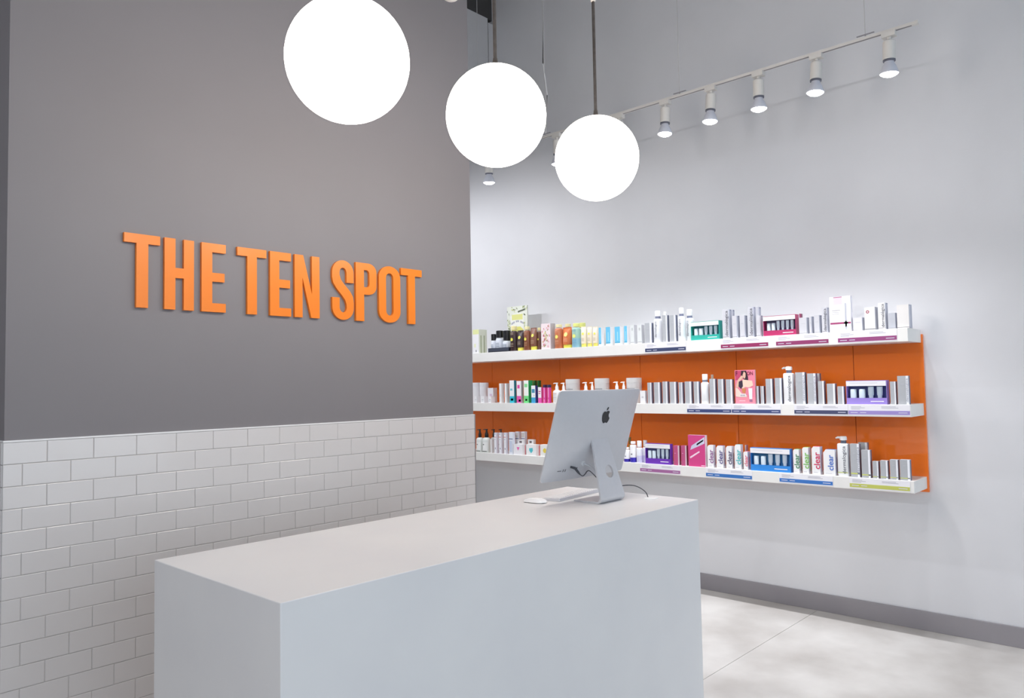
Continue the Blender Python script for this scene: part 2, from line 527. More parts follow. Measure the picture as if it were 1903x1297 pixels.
ITEMS = [
 (2, 'carton', 4.702, 4.7059, 0.0739, 0.1, 0.2076, {'fc': 'efeef0', 'sc': 'e8ead8', 'dec': [('f', 0, 1, 0.8, 1, 'e3e8a8'), ('f', 0.2, 0.5, 0.25, 0.4, 'e9ecc6'), ('f', 0.45, 0.6, 0.05, 0.14, '8a8a90'), ('s', 0.2, 0.32, 0, 0.75, 'a8b08a'), ('s', 0.6, 0.72, 0, 0.75, 'a8b08a')]}, 'white carton with pale yellow lid band beside the black bottle tray', None),
 (2, 'tray', 4.697, 4.437, 0.2411, 0.09, 0.0357, {}, 'long black display tray holding small black-capped bottles', None),
 (2, 'bottle', 4.6975, 4.5323, 0.0511, 0.0511, 0.1591, {'fc': 'dfe4ee', 'cap': '17181c', 'capf': 0.36, 'lift': 0.012, 'lab': '8d97a8'}, 'shortest black-capped pale bottle in the black tray', 'black-capped bottles in the tray'),
 (2, 'bottle', 4.7076, 4.4698, 0.0712, 0.0712, 0.1859, {'fc': 'dfe4ee', 'cap': '17181c', 'capf': 0.34, 'lift': 0.012, 'lab': '8d97a8'}, 'tall black-capped pale bottle with rounded shoulders in the black tray', 'black-capped bottles in the tray'),
 (2, 'bottle', 4.7099, 4.3866, 0.0758, 0.0758, 0.1809, {'fc': 'dfe4ee', 'cap': '17181c', 'capf': 0.48, 'lift': 0.012, 'lab': '8d97a8'}, 'black-capped pale bottle with the longest cap in the black tray', 'black-capped bottles in the tray'),
 (2, 'poster_card', 4.788, 4.3317, 0.2312, 0.012, 0.3909, {}, 'upright botanical display card with yellow panel behind the brown tubes', None),
 (2, 'bottle', 4.6848, 4.2812, 0.0656, 0.0656, 0.2119, {'fc': '3f2a2c', 'cap': 'efe3a6', 'capf': 0.16, 'dot': 'e8e25a', 'lines': 'b9a58d'}, 'dark brown bottle with cream cap next to the black tray', 'sun care bottles on the top shelf'),
 (2, 'tube', 4.6857, 4.2075, 0.0673, 0.0673, 0.1711, {'fc': '3b292c', 'cap': 'ece25a', 'dot': 'e8e25a', 'lines': 'b9a58d'}, 'dark brown tube standing on a yellow cap', 'sun care bottles on the top shelf'),
 (2, 'bottle', 4.6824, 4.1297, 0.0607, 0.0607, 0.1973, {'fc': '8a5138', 'cap': 'f0e6b0', 'capf': 0.13, 'dot': 'e8e25a', 'lines': 'c9a583'}, 'mid brown bottle with cream cap between two brown tubes', 'sun care bottles on the top shelf'),
 (2, 'tube', 4.6846, 4.061, 0.0652, 0.0652, 0.1841, {'fc': '7d4f3b', 'cap': 'ece25a', 'dot': 'e8e25a', 'lines': 'cbb094'}, 'mid brown tube standing on a yellow cap', 'sun care bottles on the top shelf'),
 (2, 'bottle', 4.7109, 4.0254, 0.0378, 0.0378, 0.1829, {'fc': '6f4a3c', 'cap': 'efe3a6', 'capf': 0.13, 'dot': 'e8e25a'}, 'brown bottle half hidden by the pink floral box', 'sun care bottles on the top shelf'),
 (2, 'floral_carton', 4.682, 3.9065, 0.0967, 0.06, 0.2064, {}, 'pink floral patterned carton with pale grey side', None),
 (2, 'bottle', 4.6866, 3.7973, 0.0692, 0.0692, 0.193, {'fc': 'c9764f', 'cap': 'efe6b4', 'capf': 0.12, 'dot': 'f0e878', 'lines': 'e8b394'}, 'terracotta bottle with cream cap beside the floral carton', 'sun care bottles on the top shelf'),
 (2, 'tube', 4.6948, 3.7179, 0.0857, 0.0857, 0.1667, {'fc': 'd2733f', 'cap': 'ece25a', 'dot': 'f0e878', 'lines': 'efbd96'}, 'orange terracotta tube standing on a yellow cap', 'sun care bottles on the top shelf'),
 (2, 'bottle', 4.7828, 3.782, 0.0615, 0.0615, 0.2008, {'fc': 'cf7c4c', 'cap': 'f1e9b5', 'capf': 0.12}, 'cream-capped orange bottle behind the orange tube', 'sun care bottles on the top shelf'),
 (2, 'bottle', 4.6877, 3.6225, 0.0715, 0.0715, 0.1897, {'fc': '9fc6b8', 'cap': 'e6e98a', 'capf': 0.14, 'dot': 'e9ec7e', 'lines': '6fa9c8', 'low': '8fc0d6'}, 'green and blue bottle with yellow cap', 'sun care bottles on the top shelf'),
 (2, 'bottle', 4.7868, 3.6387, 0.0695, 0.0695, 0.1999, {'fc': 'dfe9b0', 'cap': 'e6e98a', 'capf': 0.18}, 'yellow-capped bottle behind the cream bottles', 'sun care bottles on the top shelf'),
 (2, 'tube', 4.6774, 3.5435, 0.0508, 0.0508, 0.1588, {'fc': 'efe4cd', 'cap': 'eadf6c', 'dot': 'e6dd52', 'lines': 'c2b7a6'}, 'cream tube with yellow cap and sun dot, next to the green and blue bottle', 'cream tubes on the top shelf'),
 (2, 'tube', 4.6747, 3.4846, 0.0453, 0.0453, 0.1548, {'fc': 'efe4cd', 'cap': 'eadf6c', 'dot': 'e6dd52', 'lines': 'c2b7a6'}, 'cream tube with yellow cap and sun dot, in the middle of its row of three', 'cream tubes on the top shelf'),
 (2, 'tube', 4.6744, 3.4308, 0.0448, 0.0448, 0.1513, {'fc': 'efe4cd', 'cap': 'eadf6c', 'dot': 'e6dd52', 'lines': 'c2b7a6'}, 'cream tube with yellow cap and sun dot, next to the light blue cartons', 'cream tubes on the top shelf'),
 (2, 'carton', 4.672, 3.3724, 0.021, 0.04, 0.139, {'fc': '6fc4ea', 'sc': 'eef0f2', 'tc': 'dceaf2', 'dec': [('f', 0, 1, 0, 0.1, 'f2f4f5'), ('f', 0, 1, 0.14, 0.16, '3d7ea6'), ('f', 0.45, 0.62, 0.25, 0.72, 'a9def4')]}, 'first light blue carton with white sides counted from the cream tubes', 'light blue cartons on the top shelf'),
 (2, 'carton', 4.672, 3.298, 0.0404, 0.04, 0.1389, {'fc': '6fc4ea', 'sc': 'eef0f2', 'tc': 'dceaf2', 'dec': [('f', 0, 1, 0, 0.1, 'f2f4f5'), ('f', 0, 1, 0.14, 0.16, '3d7ea6'), ('f', 0.45, 0.62, 0.25, 0.72, 'a9def4')]}, 'second light blue carton with white sides counted from the cream tubes', 'light blue cartons on the top shelf'),
 (2, 'carton', 4.672, 3.2142, 0.047, 0.04, 0.1356, {'fc': '6fc4ea', 'sc': 'eef0f2', 'tc': 'dceaf2', 'dec': [('f', 0, 1, 0, 0.1, 'f2f4f5'), ('f', 0, 1, 0.14, 0.16, '3d7ea6'), ('f', 0.45, 0.62, 0.25, 0.72, 'a9def4')]}, 'third light blue carton with white sides counted from the cream tubes', 'light blue cartons on the top shelf'),
 (2, 'carton', 4.672, 3.1414, 0.0251, 0.04, 0.1361, {'fc': '6fc4ea', 'sc': 'eef0f2', 'tc': 'dceaf2', 'dec': [('f', 0, 1, 0, 0.1, 'f2f4f5'), ('f', 0, 1, 0.14, 0.16, '3d7ea6'), ('f', 0.45, 0.62, 0.25, 0.72, 'a9def4')]}, 'fourth light blue carton with white sides counted from the cream tubes', 'light blue cartons on the top shelf'),
 (2, 'carton', 4.672, 3.0827, 0.0295, 0.04, 0.1403, {'fc': 'dfe2e2', 'sc': 'd3d4d8', 'dec': [('f', 0, 1, 0.08, 0.1, '8f9298'), ('f', 0.3, 0.7, 0.7, 0.85, 'c4c8c8')]}, 'pale grey-white carton on the top shelf touching the light blue cartons', 'pale cartons on the top shelf'),
 (2, 'carton', 4.672, 3.0202, 0.0338, 0.04, 0.1363, {'fc': 'dfe2e2', 'sc': 'd3d4d8', 'dec': [('f', 0, 1, 0.08, 0.1, '8f9298'), ('f', 0.3, 0.7, 0.7, 0.85, 'c4c8c8')]}, 'pale grey-white carton on the top shelf touching the first grey carton', 'pale cartons on the top shelf'),
 (2, 'grey_carton', 4.669, 2.9489, 0.0529, 0.034, 0.145, {'text': False, 'band': None}, 'grey carton with white side stripe left of a white capped bottle on the top shelf', 'grey cartons with white side stripes'),
 (2, 'bottle', 4.683, 2.8828, 0.062, 0.062, 0.2279, {'fc': 'eef0f4', 'cap': 'f4f4f6', 'capf': 0.17, 'neck': '7a7f98', 'vtext': 'dermalogica', 'lines': None}, 'white bottle with grey neck band between grey cartons on the top shelf', 'white capped bottles on the top shelf'),
 (2, 'grey_carton', 4.669, 2.8103, 0.0361, 0.034, 0.1911, {'text': False, 'band': None}, 'tall grey carton right of a white capped bottle on the top shelf', 'grey cartons with white side stripes'),
 (2, 'bottle', 4.7686, 2.875, 0.0331, 0.0331, 0.2285, {'fc': 'e6e8ec', 'cap': 'f4f4f6', 'capf': 0.2, 'neck': '7a7f98'}, 'white bottle cap peeking out behind a grey carton on the top shelf', 'white capped bottles on the top shelf'),
 (2, 'grey_carton', 4.669, 2.7466, 0.0421, 0.034, 0.1865, {'text': False, 'band': None}, 'tall grey carton left of two white capped bottles on the top shelf', 'grey cartons with white side stripes'),
 (2, 'bottle', 4.6766, 2.6893, 0.0491, 0.0491, 0.2347, {'fc': 'eef0f4', 'cap': 'f4f4f6', 'capf': 0.18, 'neck': '7a7f98', 'vtext': 'dermalogica'}, 'tallest white capped bottle left of the teal gift set', 'white capped bottles on the top shelf'),
 (2, 'bottle', 4.7263, 2.6535, 0.0586, 0.0586, 0.2236, {'fc': 'eef0f4', 'cap': 'f4f4f6', 'capf': 0.2, 'neck': '7a7f98', 'vtext': 'dermalogica'}, 'white capped bottle directly beside the teal gift set', 'white capped bottles on the top shelf'),
 (2, 'gift_set', 4.677, 2.5, 0.2106, 0.05, 0.126, {'col': '2fae9f', 'win': '4fa3b4', 'n': 5}, 'teal gift set box with window on the top shelf', 'gift set boxes'),
 (2, 'silver_carton', 4.6745, 2.3466, 0.041, 0.045, 0.194, {'text': True, 'fc': 'c9c9cf'}, 'tall silver carton with vertical lettering right of the teal gift set', 'pale silver cartons on the top shelf'),
 (2, 'silver_carton', 4.7445, 2.3536, 0.0321, 0.045, 0.1967, {'text': False, 'fc': 'c9c9cf'}, 'silver carton behind the one beside the teal gift set', 'pale silver cartons on the top shelf'),
 (2, 'silver_carton', 4.6745, 2.2844, 0.0311, 0.045, 0.1476, {'text': False, 'fc': 'c9c9cf'}, 'short silver carton nearer the teal gift set, between two tall silver cartons', 'pale silver cartons on the top shelf'),
 (2, 'silver_carton', 4.6745, 2.2287, 0.0289, 0.045, 0.1451, {'text': False, 'fc': 'c9c9cf'}, 'short silver carton beside the tallest silver one, between two tall cartons', 'pale silver cartons on the top shelf'),
 (2, 'silver_carton', 4.6745, 2.173, 0.0324, 0.045, 0.1965, {'text': True, 'fc': 'c9c9cf'}, 'tallest silver carton with vertical lettering left of the magenta gift set', 'pale silver cartons on the top shelf'),
 (2, 'silver_carton', 4.7445, 2.1713, 0.0386, 0.045, 0.2001, {'text': False, 'fc': 'c9c9cf'}, 'tall silver carton behind others left of the magenta gift set', 'pale silver cartons on the top shelf'),
 (2, 'silver_carton', 4.6745, 2.1218, 0.0249, 0.045, 0.1369, {'text': False, 'fc': 'c9c9cf'}, 'short silver carton touching the magenta gift set', 'pale silver cartons on the top shelf'),
 (2, 'gift_set', 4.677, 1.9817, 0.2111, 0.05, 0.1271, {'col': 'b02a62', 'win': '7a86ac', 'n': 6}, 'magenta gift set box with window on the top shelf', 'gift set boxes'),
 (2, 'silver_carton', 4.6745, 1.8315, 0.0425, 0.045, 0.1023, {'text': False, 'fc': 'c9c9cf'}, 'short silver carton directly right of the magenta gift set', 'pale silver cartons on the top shelf'),
 (2, 'carton', 4.787, 1.8965, 0.0087, 0.03, 0.138, {'fc': '9c3560', 'sc': '7a2a50'}, 'small magenta carton behind the short silver cartons', None),
 (2, 'silver_carton', 4.6745, 1.7857, 0.0108, 0.045, 0.1061, {'text': False, 'fc': 'c9c9cf'}, 'slim silver carton in the middle of the row right of the magenta gift set', 'pale silver cartons on the top shelf'),
 (2, 'silver_carton', 4.6745, 1.7471, 0.0288, 0.045, 0.1105, {'text': False, 'fc': 'c9c9cf'}, 'silver carton left of the tall lettered one by the white promotional box', 'pale silver cartons on the top shelf'),
 (2, 'silver_carton', 4.6745, 1.7009, 0.027, 0.045, 0.1545, {'text': True, 'fc': 'c9c9cf'}, 'tall silver carton with vertical lettering beside the white promotional box', 'pale silver cartons on the top shelf'),
 (2, 'carton', 4.667, 1.6065, 0.1227, 0.03, 0.2124, {'fc': 'efedf2', 'sc': 'e2e0e8', 'dec': [('f', 0.02, 0.98, 0.22, 0.27, 'a33d70'), ('f', 0.72, 0.8, 0.06, 0.8, 'b9bcc8'), ('f', 0.66, 0.86, 0.14, 0.3, 'f4f4f8'), ('f', 0.2, 0.6, 0.78, 0.97, 'e7cfe0'), ('f', 0.12, 0.5, 0.6, 0.62, 'b5b3ba'), ('f', 0.12, 0.45, 0.55, 0.565, 'c2c0c8'), ('f', 0.12, 0.45, 0.5, 0.515, 'c2c0c8'), ('f', 0.2, 0.6, 0.97, 0.99, 'a33d70')]}, 'large white promotional box with magenta stripe', None),
 (2, 'silver_carton', 4.6745, 1.5075, 0.0462, 0.045, 0.0787, {'text': False, 'fc': 'dedde0'}, 'short pale carton directly right of the white promotional box', 'pale silver cartons on the top shelf'),
 (2, 'carton', 4.6795, 1.4398, 0.0575, 0.055, 0.1342, {'fc': 'e2e2e4', 'sc': 'c4c6cf', 'dec': [('o', 0.3, 0.8, 0.16, 'a3374f'), ('f', 0, 1, 0.03, 0.06, '55565c'), ('s', 0.1, 0.45, 0.05, 0.95, 'e9e9ee'), ('s', 0.55, 0.62, 0.1, 0.9, '5a5f70')]}, 'white carton with red ring emblem', None),
 (2, 'silver_carton', 4.6795, 1.3748, 0.0363, 0.055, 0.1546, {'text': True, 'fc': 'ebeaea'}, 'tallest white carton with vertical lettering near the shelf end', 'pale silver cartons on the top shelf'),
 (2, 'silver_carton', 4.6745, 1.3212, 0.036, 0.045, 0.0909, {'text': False, 'fc': 'c0c3cb'}, 'short grey carton between two tall white cartons near the top shelf end', 'pale silver cartons on the top shelf'),
 (2, 'carton', 4.682, 1.2621, 0.0627, 0.06, 0.1336, {'fc': 'e6e3e1', 'sc': 'b3b6c6', 'dec': [('s', 0.1, 0.4, 0.05, 0.95, 'd8dae4'), ('f', 0, 1, 0.03, 0.05, '77777c')]}, 'white carton with silver side at the very end of the top shelf', None),
 (1, 'jar', 4.7935, 4.8452, 0.083, 0.083, 0.1766, {'fc': 'ecebef', 'lid': 'e4e3e8'}, 'tall white cylinder jar at the far end of the middle shelf', 'white jars and boxes at the far end of the middle shelf'),
 (1, 'jar', 4.7927, 4.7526, 0.0815, 0.0815, 0.1752, {'fc': 'ecebef', 'lid': 'e4e3e8'}, 'tall white cylinder jar behind the small white boxes', 'white jars and boxes at the far end of the middle shelf'),
 (1, 'carton', 4.757, 4.6161, 0.0662, 0.05, 0.1272, {'fc': 'eeedf3', 'sc': 'e3e2e8', 'dec': [('f', 0.35, 0.8, 0.35, 0.6, 'dcc9de')]}, 'white box with faint lilac print standing behind small boxes', 'white jars and boxes at the far end of the middle shelf'),
 (1, 'carton', 4.677, 4.7206, 0.0231, 0.05, 0.0564, {'fc': 'efeff1', 'sc': 'e6e6ea', 'dec': [('f', 0.2, 0.8, 0.45, 0.52, 'b0b2ba'), ('f', 0.2, 0.6, 0.25, 0.3, 'c0c2c8')]}, 'small flat white box at the far end before the tall jars', 'small flat white boxes'),
 (1, 'carton', 4.677, 4.6344, 0.0359, 0.05, 0.0561, {'fc': 'efeff1', 'sc': 'e6e6ea', 'dec': [('f', 0.2, 0.8, 0.45, 0.52, 'b0b2ba'), ('f', 0.2, 0.6, 0.25, 0.3, 'c0c2c8')]}, 'small flat white box in the middle before the tall jars', 'small flat white boxes'),
 (1, 'carton', 4.677, 4.5465, 0.0289, 0.05, 0.0559, {'fc': 'efeff1', 'sc': 'e6e6ea', 'dec': [('f', 0.2, 0.8, 0.45, 0.52, 'b0b2ba'), ('f', 0.2, 0.6, 0.25, 0.3, 'c0c2c8')]}, 'small flat white box before the lilac printed box', 'small flat white boxes'),
 (1, 'carton', 4.6695, 4.4215, 0.0235, 0.035, 0.1649, {'fc': 'eff0f0', 'sc': 'e3e5e6', 'dec': [('f', 0.4, 0.6, 0.3, 0.45, 'cfd2d4')]}, 'plain tall white carton beside the small flat boxes', 'plain white cartons on the middle shelf'),
 (1, 'carton', 4.6695, 4.3606, 0.0201, 0.035, 0.164, {'fc': 'eff0f0', 'sc': 'e3e5e6', 'dec': [('f', 0.4, 0.6, 0.3, 0.45, 'cfd2d4')]}, 'plain tall white carton touching the white and cyan carton', 'plain white cartons on the middle shelf'),
 (1, 'carton', 4.667, 4.2891, 0.0519, 0.03, 0.188, {'fc': 'f2f4f6', 'sc': '1e8fa2', 'tc': '2a9db0', 'dec': [('f', 0, 1, 0, 0.3, '35c3d8'), ('f', 0.15, 0.65, 0.55, 0.64, '7cc7cf'), ('f', 0.25, 0.8, 0.1, 0.2, '8fe0ea')]}, 'white and cyan carton with teal side', 'bright two-tone cartons on the middle shelf'),
 (1, 'carton', 4.667, 4.2088, 0.0481, 0.03, 0.1821, {'fc': 'f4f0f4', 'sc': 'c9b6c6', 'tc': 'd94fa0', 'dec': [('f', 0, 1, 0, 0.32, 'e85fb4'), ('f', 0.15, 0.7, 0.66, 0.82, 'e64fa6'), ('f', 0.4, 0.9, 0.06, 0.16, 'f6b3dc')]}, 'tall white and pink carton between cyan and green ones', 'bright two-tone cartons on the middle shelf'),
 (1, 'carton', 4.6795, 4.129, 0.0519, 0.055, 0.1852, {'fc': 'f3f5f0', 'sc': '1fae62', 'tc': '1fae62', 'dec': [('f', 0, 1, 0, 0.32, '76e089'), ('f', 0.15, 0.8, 0.7, 0.85, '8de39a'), ('f', 0.3, 0.7, 0.1, 0.18, 'e7c7a0')]}, 'white and lime green carton with green side', 'bright two-tone cartons on the middle shelf'),
 (1, 'carton', 4.747, 4.1128, 0.0182, 0.03, 0.184, {'fc': '1f7c3e', 'sc': '166230'}, 'dark green carton behind the blue and white one', 'bright two-tone cartons on the middle shelf'),
 (1, 'carton', 4.747, 4.0673, 0.0152, 0.03, 0.1832, {'fc': '1c7038', 'sc': '155a2c'}, 'dark green carton behind the pink and white one', 'bright two-tone cartons on the middle shelf'),
 (1, 'carton', 4.667, 4.0508, 0.0436, 0.03, 0.1421, {'fc': 'f2f4f7', 'sc': '2a3f8c', 'tc': '2a3f8c', 'dec': [('f', 0, 1, 0, 0.32, '46a7d6'), ('f', 0.12, 0.85, 0.58, 0.8, '4d94b6'), ('f', 0.6, 0.75, 0.38, 0.48, 'a7b0c0')]}, 'short white and blue carton with navy side', 'bright two-tone cartons on the middle shelf'),
 (1, 'carton', 4.662, 3.9831, 0.0344, 0.02, 0.1282, {'fc': 'f6f0f5', 'sc': 'd84ba0', 'tc': '2a3566', 'dec': [('f', 0, 1, 0, 0.33, 'ec5fb6'), ('f', 0.15, 0.8, 0.7, 0.76, 'd6588a'), ('f', 0.15, 0.7, 0.58, 0.63, 'd6588a')]}, 'short white and pink carton left of the pink slim ones', 'bright two-tone cartons on the middle shelf'),
 (1, 'carton', 4.667, 3.9375, 0.0172, 0.03, 0.147, {'fc': 'ee55b2', 'sc': 'e04aa6', 'tc': '262f55', 'dec': [('f', 0, 1, 0.85, 1, '262f55'), ('s', 0, 1, 0.85, 1, '262f55'), ('f', 0.6, 0.85, 0.3, 0.84, 'f8d6ec'), ('f', 0.2, 0.8, 0.08, 0.2, 'f7a3d4')]}, 'slim hot pink carton with navy top beside the short white and pink carton', 'slim pink cartons'),
 (1, 'carton', 4.667, 3.8939, 0.0142, 0.03, 0.1464, {'fc': 'ee55b2', 'sc': 'e04aa6', 'tc': '262f55', 'dec': [('f', 0, 1, 0.85, 1, '262f55'), ('s', 0, 1, 0.85, 1, '262f55'), ('f', 0.6, 0.85, 0.3, 0.84, 'f8d6ec'), ('f', 0.2, 0.8, 0.08, 0.2, 'f7a3d4')]}, 'slim hot pink carton with navy top beside the white pump bottles', 'slim pink cartons'),
 (1, 'pump_bottle', 4.6841, 3.8288, 0.0643, 0.0643, 0.1622, {'fc': 'f3f2f1', 'pump': 'f6f6f6', 'dec': 1}, 'white pump bottle right of the slim pink cartons', 'white pump bottles on the middle shelf'),
 (1, 'pump_bottle', 4.6785, 3.7557, 0.0531, 0.0531, 0.1612, {'fc': 'f1f0ef', 'pump': 'f4f4f4', 'dec': 1}, 'white pump bottle directly left of the first white tub', 'white pump bottles on the middle shelf'),
 (1, 'jar', 4.7751, 3.7388, 0.1162, 0.1162, 0.1879, {'fc': 'ededee', 'lid': 'f2f2f2', 'lines': 'b9bcc4'}, 'large white tub beside the pump bottles next to the slim pink cartons', 'large white tubs on the middle shelf'),
 (1, 'pump_bottle', 4.6809, 3.5388, 0.0577, 0.0577, 0.162, {'fc': 'f3f2f1', 'pump': 'f6f6f6'}, 'left white pump bottle of the pair between two white tubs above the computer', 'white pump bottles on the middle shelf'),
 (1, 'pump_bottle', 4.6757, 3.4733, 0.0474, 0.0474, 0.161, {'fc': 'f1f0ef', 'pump': 'f4f4f4'}, 'right white pump bottle of the pair between two white tubs above the computer', 'white pump bottles on the middle shelf'),
 (1, 'jar', 4.775, 3.4535, 0.116, 0.116, 0.1889, {'fc': 'ededee', 'lid': 'f2f2f2', 'lines': 'b9bcc4'}, 'large white tub in the middle of three, above the computer emblem', 'large white tubs on the middle shelf'),
 (1, 'pump_bottle', 4.6801, 3.2495, 0.0562, 0.0562, 0.1615, {'fc': 'f3f2f1', 'pump': 'f6f6f6'}, 'left white pump bottle of the pair beside the tub nearest the grey cartons', 'white pump bottles on the middle shelf'),
 (1, 'pump_bottle', 4.6763, 3.1858, 0.0487, 0.0487, 0.1605, {'fc': 'f1f0ef', 'pump': 'f4f4f4'}, 'right white pump bottle of the pair beside the tub nearest the grey cartons', 'white pump bottles on the middle shelf'),
 (1, 'jar', 4.7744, 3.1592, 0.1149, 0.1149, 0.1873, {'fc': 'ededee', 'lid': 'f2f2f2', 'lines': 'b9bcc4'}, 'large white tub nearest the grey cartons on the middle shelf', 'large white tubs on the middle shelf'),
 (1, 'carton', 4.667, 3.0085, 0.0421, 0.03, 0.0921, {'fc': 'ebebed', 'sc': 'dcdde2', 'dec': [('f', 0.3, 0.7, 0.45, 0.55, 'c9c9cf')]}, 'low white carton beside the row of grey cartons, partly behind the computer', None),
 (1, 'grey_carton', 4.669, 2.9509, 0.0302, 0.034, 0.1494, {'text': False, 'band': None}, 'first of seven grey cartons in a row, counted from the white tubs', 'row of seven grey cartons on the middle shelf'),
 (1, 'grey_carton', 4.669, 2.8897, 0.0453, 0.034, 0.1505, {'text': False, 'band': None}, 'second of seven grey cartons in a row, counted from the white tubs', 'row of seven grey cartons on the middle shelf'),
 (1, 'grey_carton', 4.669, 2.8239, 0.036, 0.034, 0.1552, {'text': False, 'band': None}, 'third of seven grey cartons in a row, counted from the white tubs', 'row of seven grey cartons on the middle shelf'),
 (1, 'grey_carton', 4.669, 2.7603, 0.0462, 0.034, 0.1516, {'text': False, 'band': None}, 'fourth of seven grey cartons in a row, counted from the white tubs', 'row of seven grey cartons on the middle shelf'),
 (1, 'grey_carton', 4.669, 2.6998, 0.0267, 0.034, 0.1475, {'text': False, 'band': None}, 'fifth of seven grey cartons in a row, counted from the white tubs', 'row of seven grey cartons on the middle shelf'),
 (1, 'grey_carton', 4.669, 2.6413, 0.0472, 0.034, 0.1523, {'text': False, 'band': None}, 'sixth of seven grey cartons in a row, counted from the white tubs', 'row of seven grey cartons on the middle shelf'),
 (1, 'grey_carton', 4.669, 2.5795, 0.0343, 0.034, 0.1512, {'text': False, 'band': None}, 'seventh of seven grey cartons in a row, counted from the white tubs', 'row of seven grey cartons on the middle shelf'),
 (1, 'bottle', 4.6801, 2.5249, 0.0562, 0.0562, 0.201, {'fc': 'eff0f2', 'cap': 'f3f3f3', 'capf': 0.2, 'neck': '8a8ea0'}, 'white capped bottle ending the row of seven grey cartons', 'white capped bottles on the middle shelf'),
 (1, 'bottle', 4.7761, 2.5204, 0.0283, 0.0283, 0.1971, {'fc': 'e6e6ea', 'cap': 'd8c6b4', 'capf': 0.2, 'neck': '8a8ea0'}, 'white and gold cap of a bottle behind grey cartons on the middle shelf', 'white capped bottles on the middle shelf'),
 (1, 'grey_carton', 4.669, 2.458, 0.0395, 0.034, 0.1674, {'text': False, 'band': None}, 'middle shelf grey carton touching the white capped bottle', 'trio of grey cartons left of the pink card'),
 (1, 'grey_carton', 4.669, 2.3981, 0.037, 0.034, 0.1645, {'text': False, 'band': None}, 'middle shelf grey carton in the middle of the trio before the pink card', 'trio of grey cartons left of the pink card'),
 (1, 'grey_carton', 4.669, 2.3374, 0.0423, 0.034, 0.1616, {'text': False, 'band': None}, 'middle shelf grey carton touching the pink magazine card', 'trio of grey cartons left of the pink card'),
 (1, 'magazine_card', 4.658, 2.2243, 0.1389, 0.012, 0.2205, {}, 'pink magazine-style promotional card with a posing figure on the middle shelf', None),
 (1, 'grey_carton', 4.667, 2.1416, 0.0117, 0.03, 0.1145, {'text': False, 'band': None}, 'small narrow grey carton touching the pink magazine card', 'small grey cartons right of the pink card'),
 (1, 'grey_carton', 4.667, 2.1109, 0.0188, 0.03, 0.1142, {'text': False, 'band': None}, 'small narrow grey carton second from the pink magazine card', 'small grey cartons right of the pink card'),
 (1, 'grey_carton', 4.669, 2.0636, 0.0418, 0.034, 0.1601, {'text': False, 'band': None}, 'tall grey middle shelf carton beside the small narrow grey cartons', 'grey cartons left of the lettered pump bottle'),
 (1, 'grey_carton', 4.669, 2.0037, 0.0413, 0.034, 0.1637, {'text': False, 'band': None}, 'tall grey middle shelf carton touching the lettered pump bottle', 'grey cartons left of the lettered pump bottle'),
 (1, 'pump_bottle', 4.6848, 1.9438, 0.0655, 0.0655, 0.2351, {'fc': 'eeeef0', 'pump': 'f4f4f4', 'collar': '6f7690', 'vtext': 'dermalogica', 'square': True}, 'tall white pump bottle with dark vertical lettering on the middle shelf', 'lettered white pump bottles'),
 (1, 'grey_carton', 4.669, 1.8634, 0.0569, 0.034, 0.1966, {'text': True, 'band': None}, 'tall grey lettered carton directly right of the middle shelf pump bottle', 'grey cartons with white side stripes'),
 (1, 'grey_carton', 4.669, 1.7937, 0.0494, 0.034, 0.1882, {'text': True, 'band': None}, 'second tall grey lettered carton from the middle shelf pump bottle', 'grey cartons with white side stripes'),
 (1, 'grey_carton', 4.759, 1.8015, 0.0437, 0.034, 0.1882, {'text': False, 'band': None}, 'tall grey carton standing behind the lettered ones on the middle shelf', 'grey cartons with white side stripes'),
 (1, 'grey_carton', 4.669, 1.7374, 0.0343, 0.034, 0.1409, {'text': False, 'band': None}, 'medium grey carton, tallest of the descending trio by the lilac gift set', 'grey cartons with white side stripes'),
 (1, 'grey_carton', 4.669, 1.6781, 0.0466, 0.034, 0.1237, {'text': False, 'band': None}, 'short wide grey carton in the middle of the descending trio by the lilac gift set', 'grey cartons with white side stripes'),
 (1, 'grey_carton', 4.669, 1.6222, 0.0351, 0.034, 0.1068, {'text': False, 'band': None}, 'shortest grey carton touching the lilac gift set', 'grey cartons with white side stripes'),
 (1, 'gift_set', 4.6745, 1.4758, 0.2251, 0.045, 0.1394, {'col': '9a86d6', 'win': '55609c', 'n': 4}, 'lilac gift set box with window on the middle shelf', 'gift set boxes'),
 (1, 'grey_carton', 4.669, 1.3314, 0.0289, 0.034, 0.131, {'text': False, 'band': None}, 'short grey carton directly right of the lilac gift set', 'grey cartons with white side stripes'),
 (1, 'grey_carton', 4.669, 1.2776, 0.0568, 0.034, 0.1622, {'text': True, 'band': None}, 'tall grey lettered carton at the very end of the middle shelf', 'grey cartons with white side stripes'),
 (0, 'pump_bottle', 4.6844, 4.7061, 0.0649, 0.0649, 0.1963, {'fc': 'dfe3e0', 'pump': '1a1a1c', 'collar': '1a1a1c', 'clear': True}, 'clear bottle with black pump nearest the tiled wall edge', 'black pump bottles on the lower shelf'),
 (0, 'pump_bottle', 4.69, 4.6293, 0.076, 0.076, 0.2004, {'fc': 'dfe3e0', 'pump': '1a1a1c', 'collar': '1a1a1c', 'clear': True}, 'clear bottle with black pump beside a white carton', 'black pump bottles on the lower shelf'),
 (0, 'pump_bottle', 4.7809, 4.6296, 0.0578, 0.0578, 0.193, {'fc': 'dfe3e0', 'pump': '241a1a', 'collar': '1a1a1c', 'clear': True}, 'black pump rising behind the first red printed white carton', 'black pump bottles on the lower shelf'),
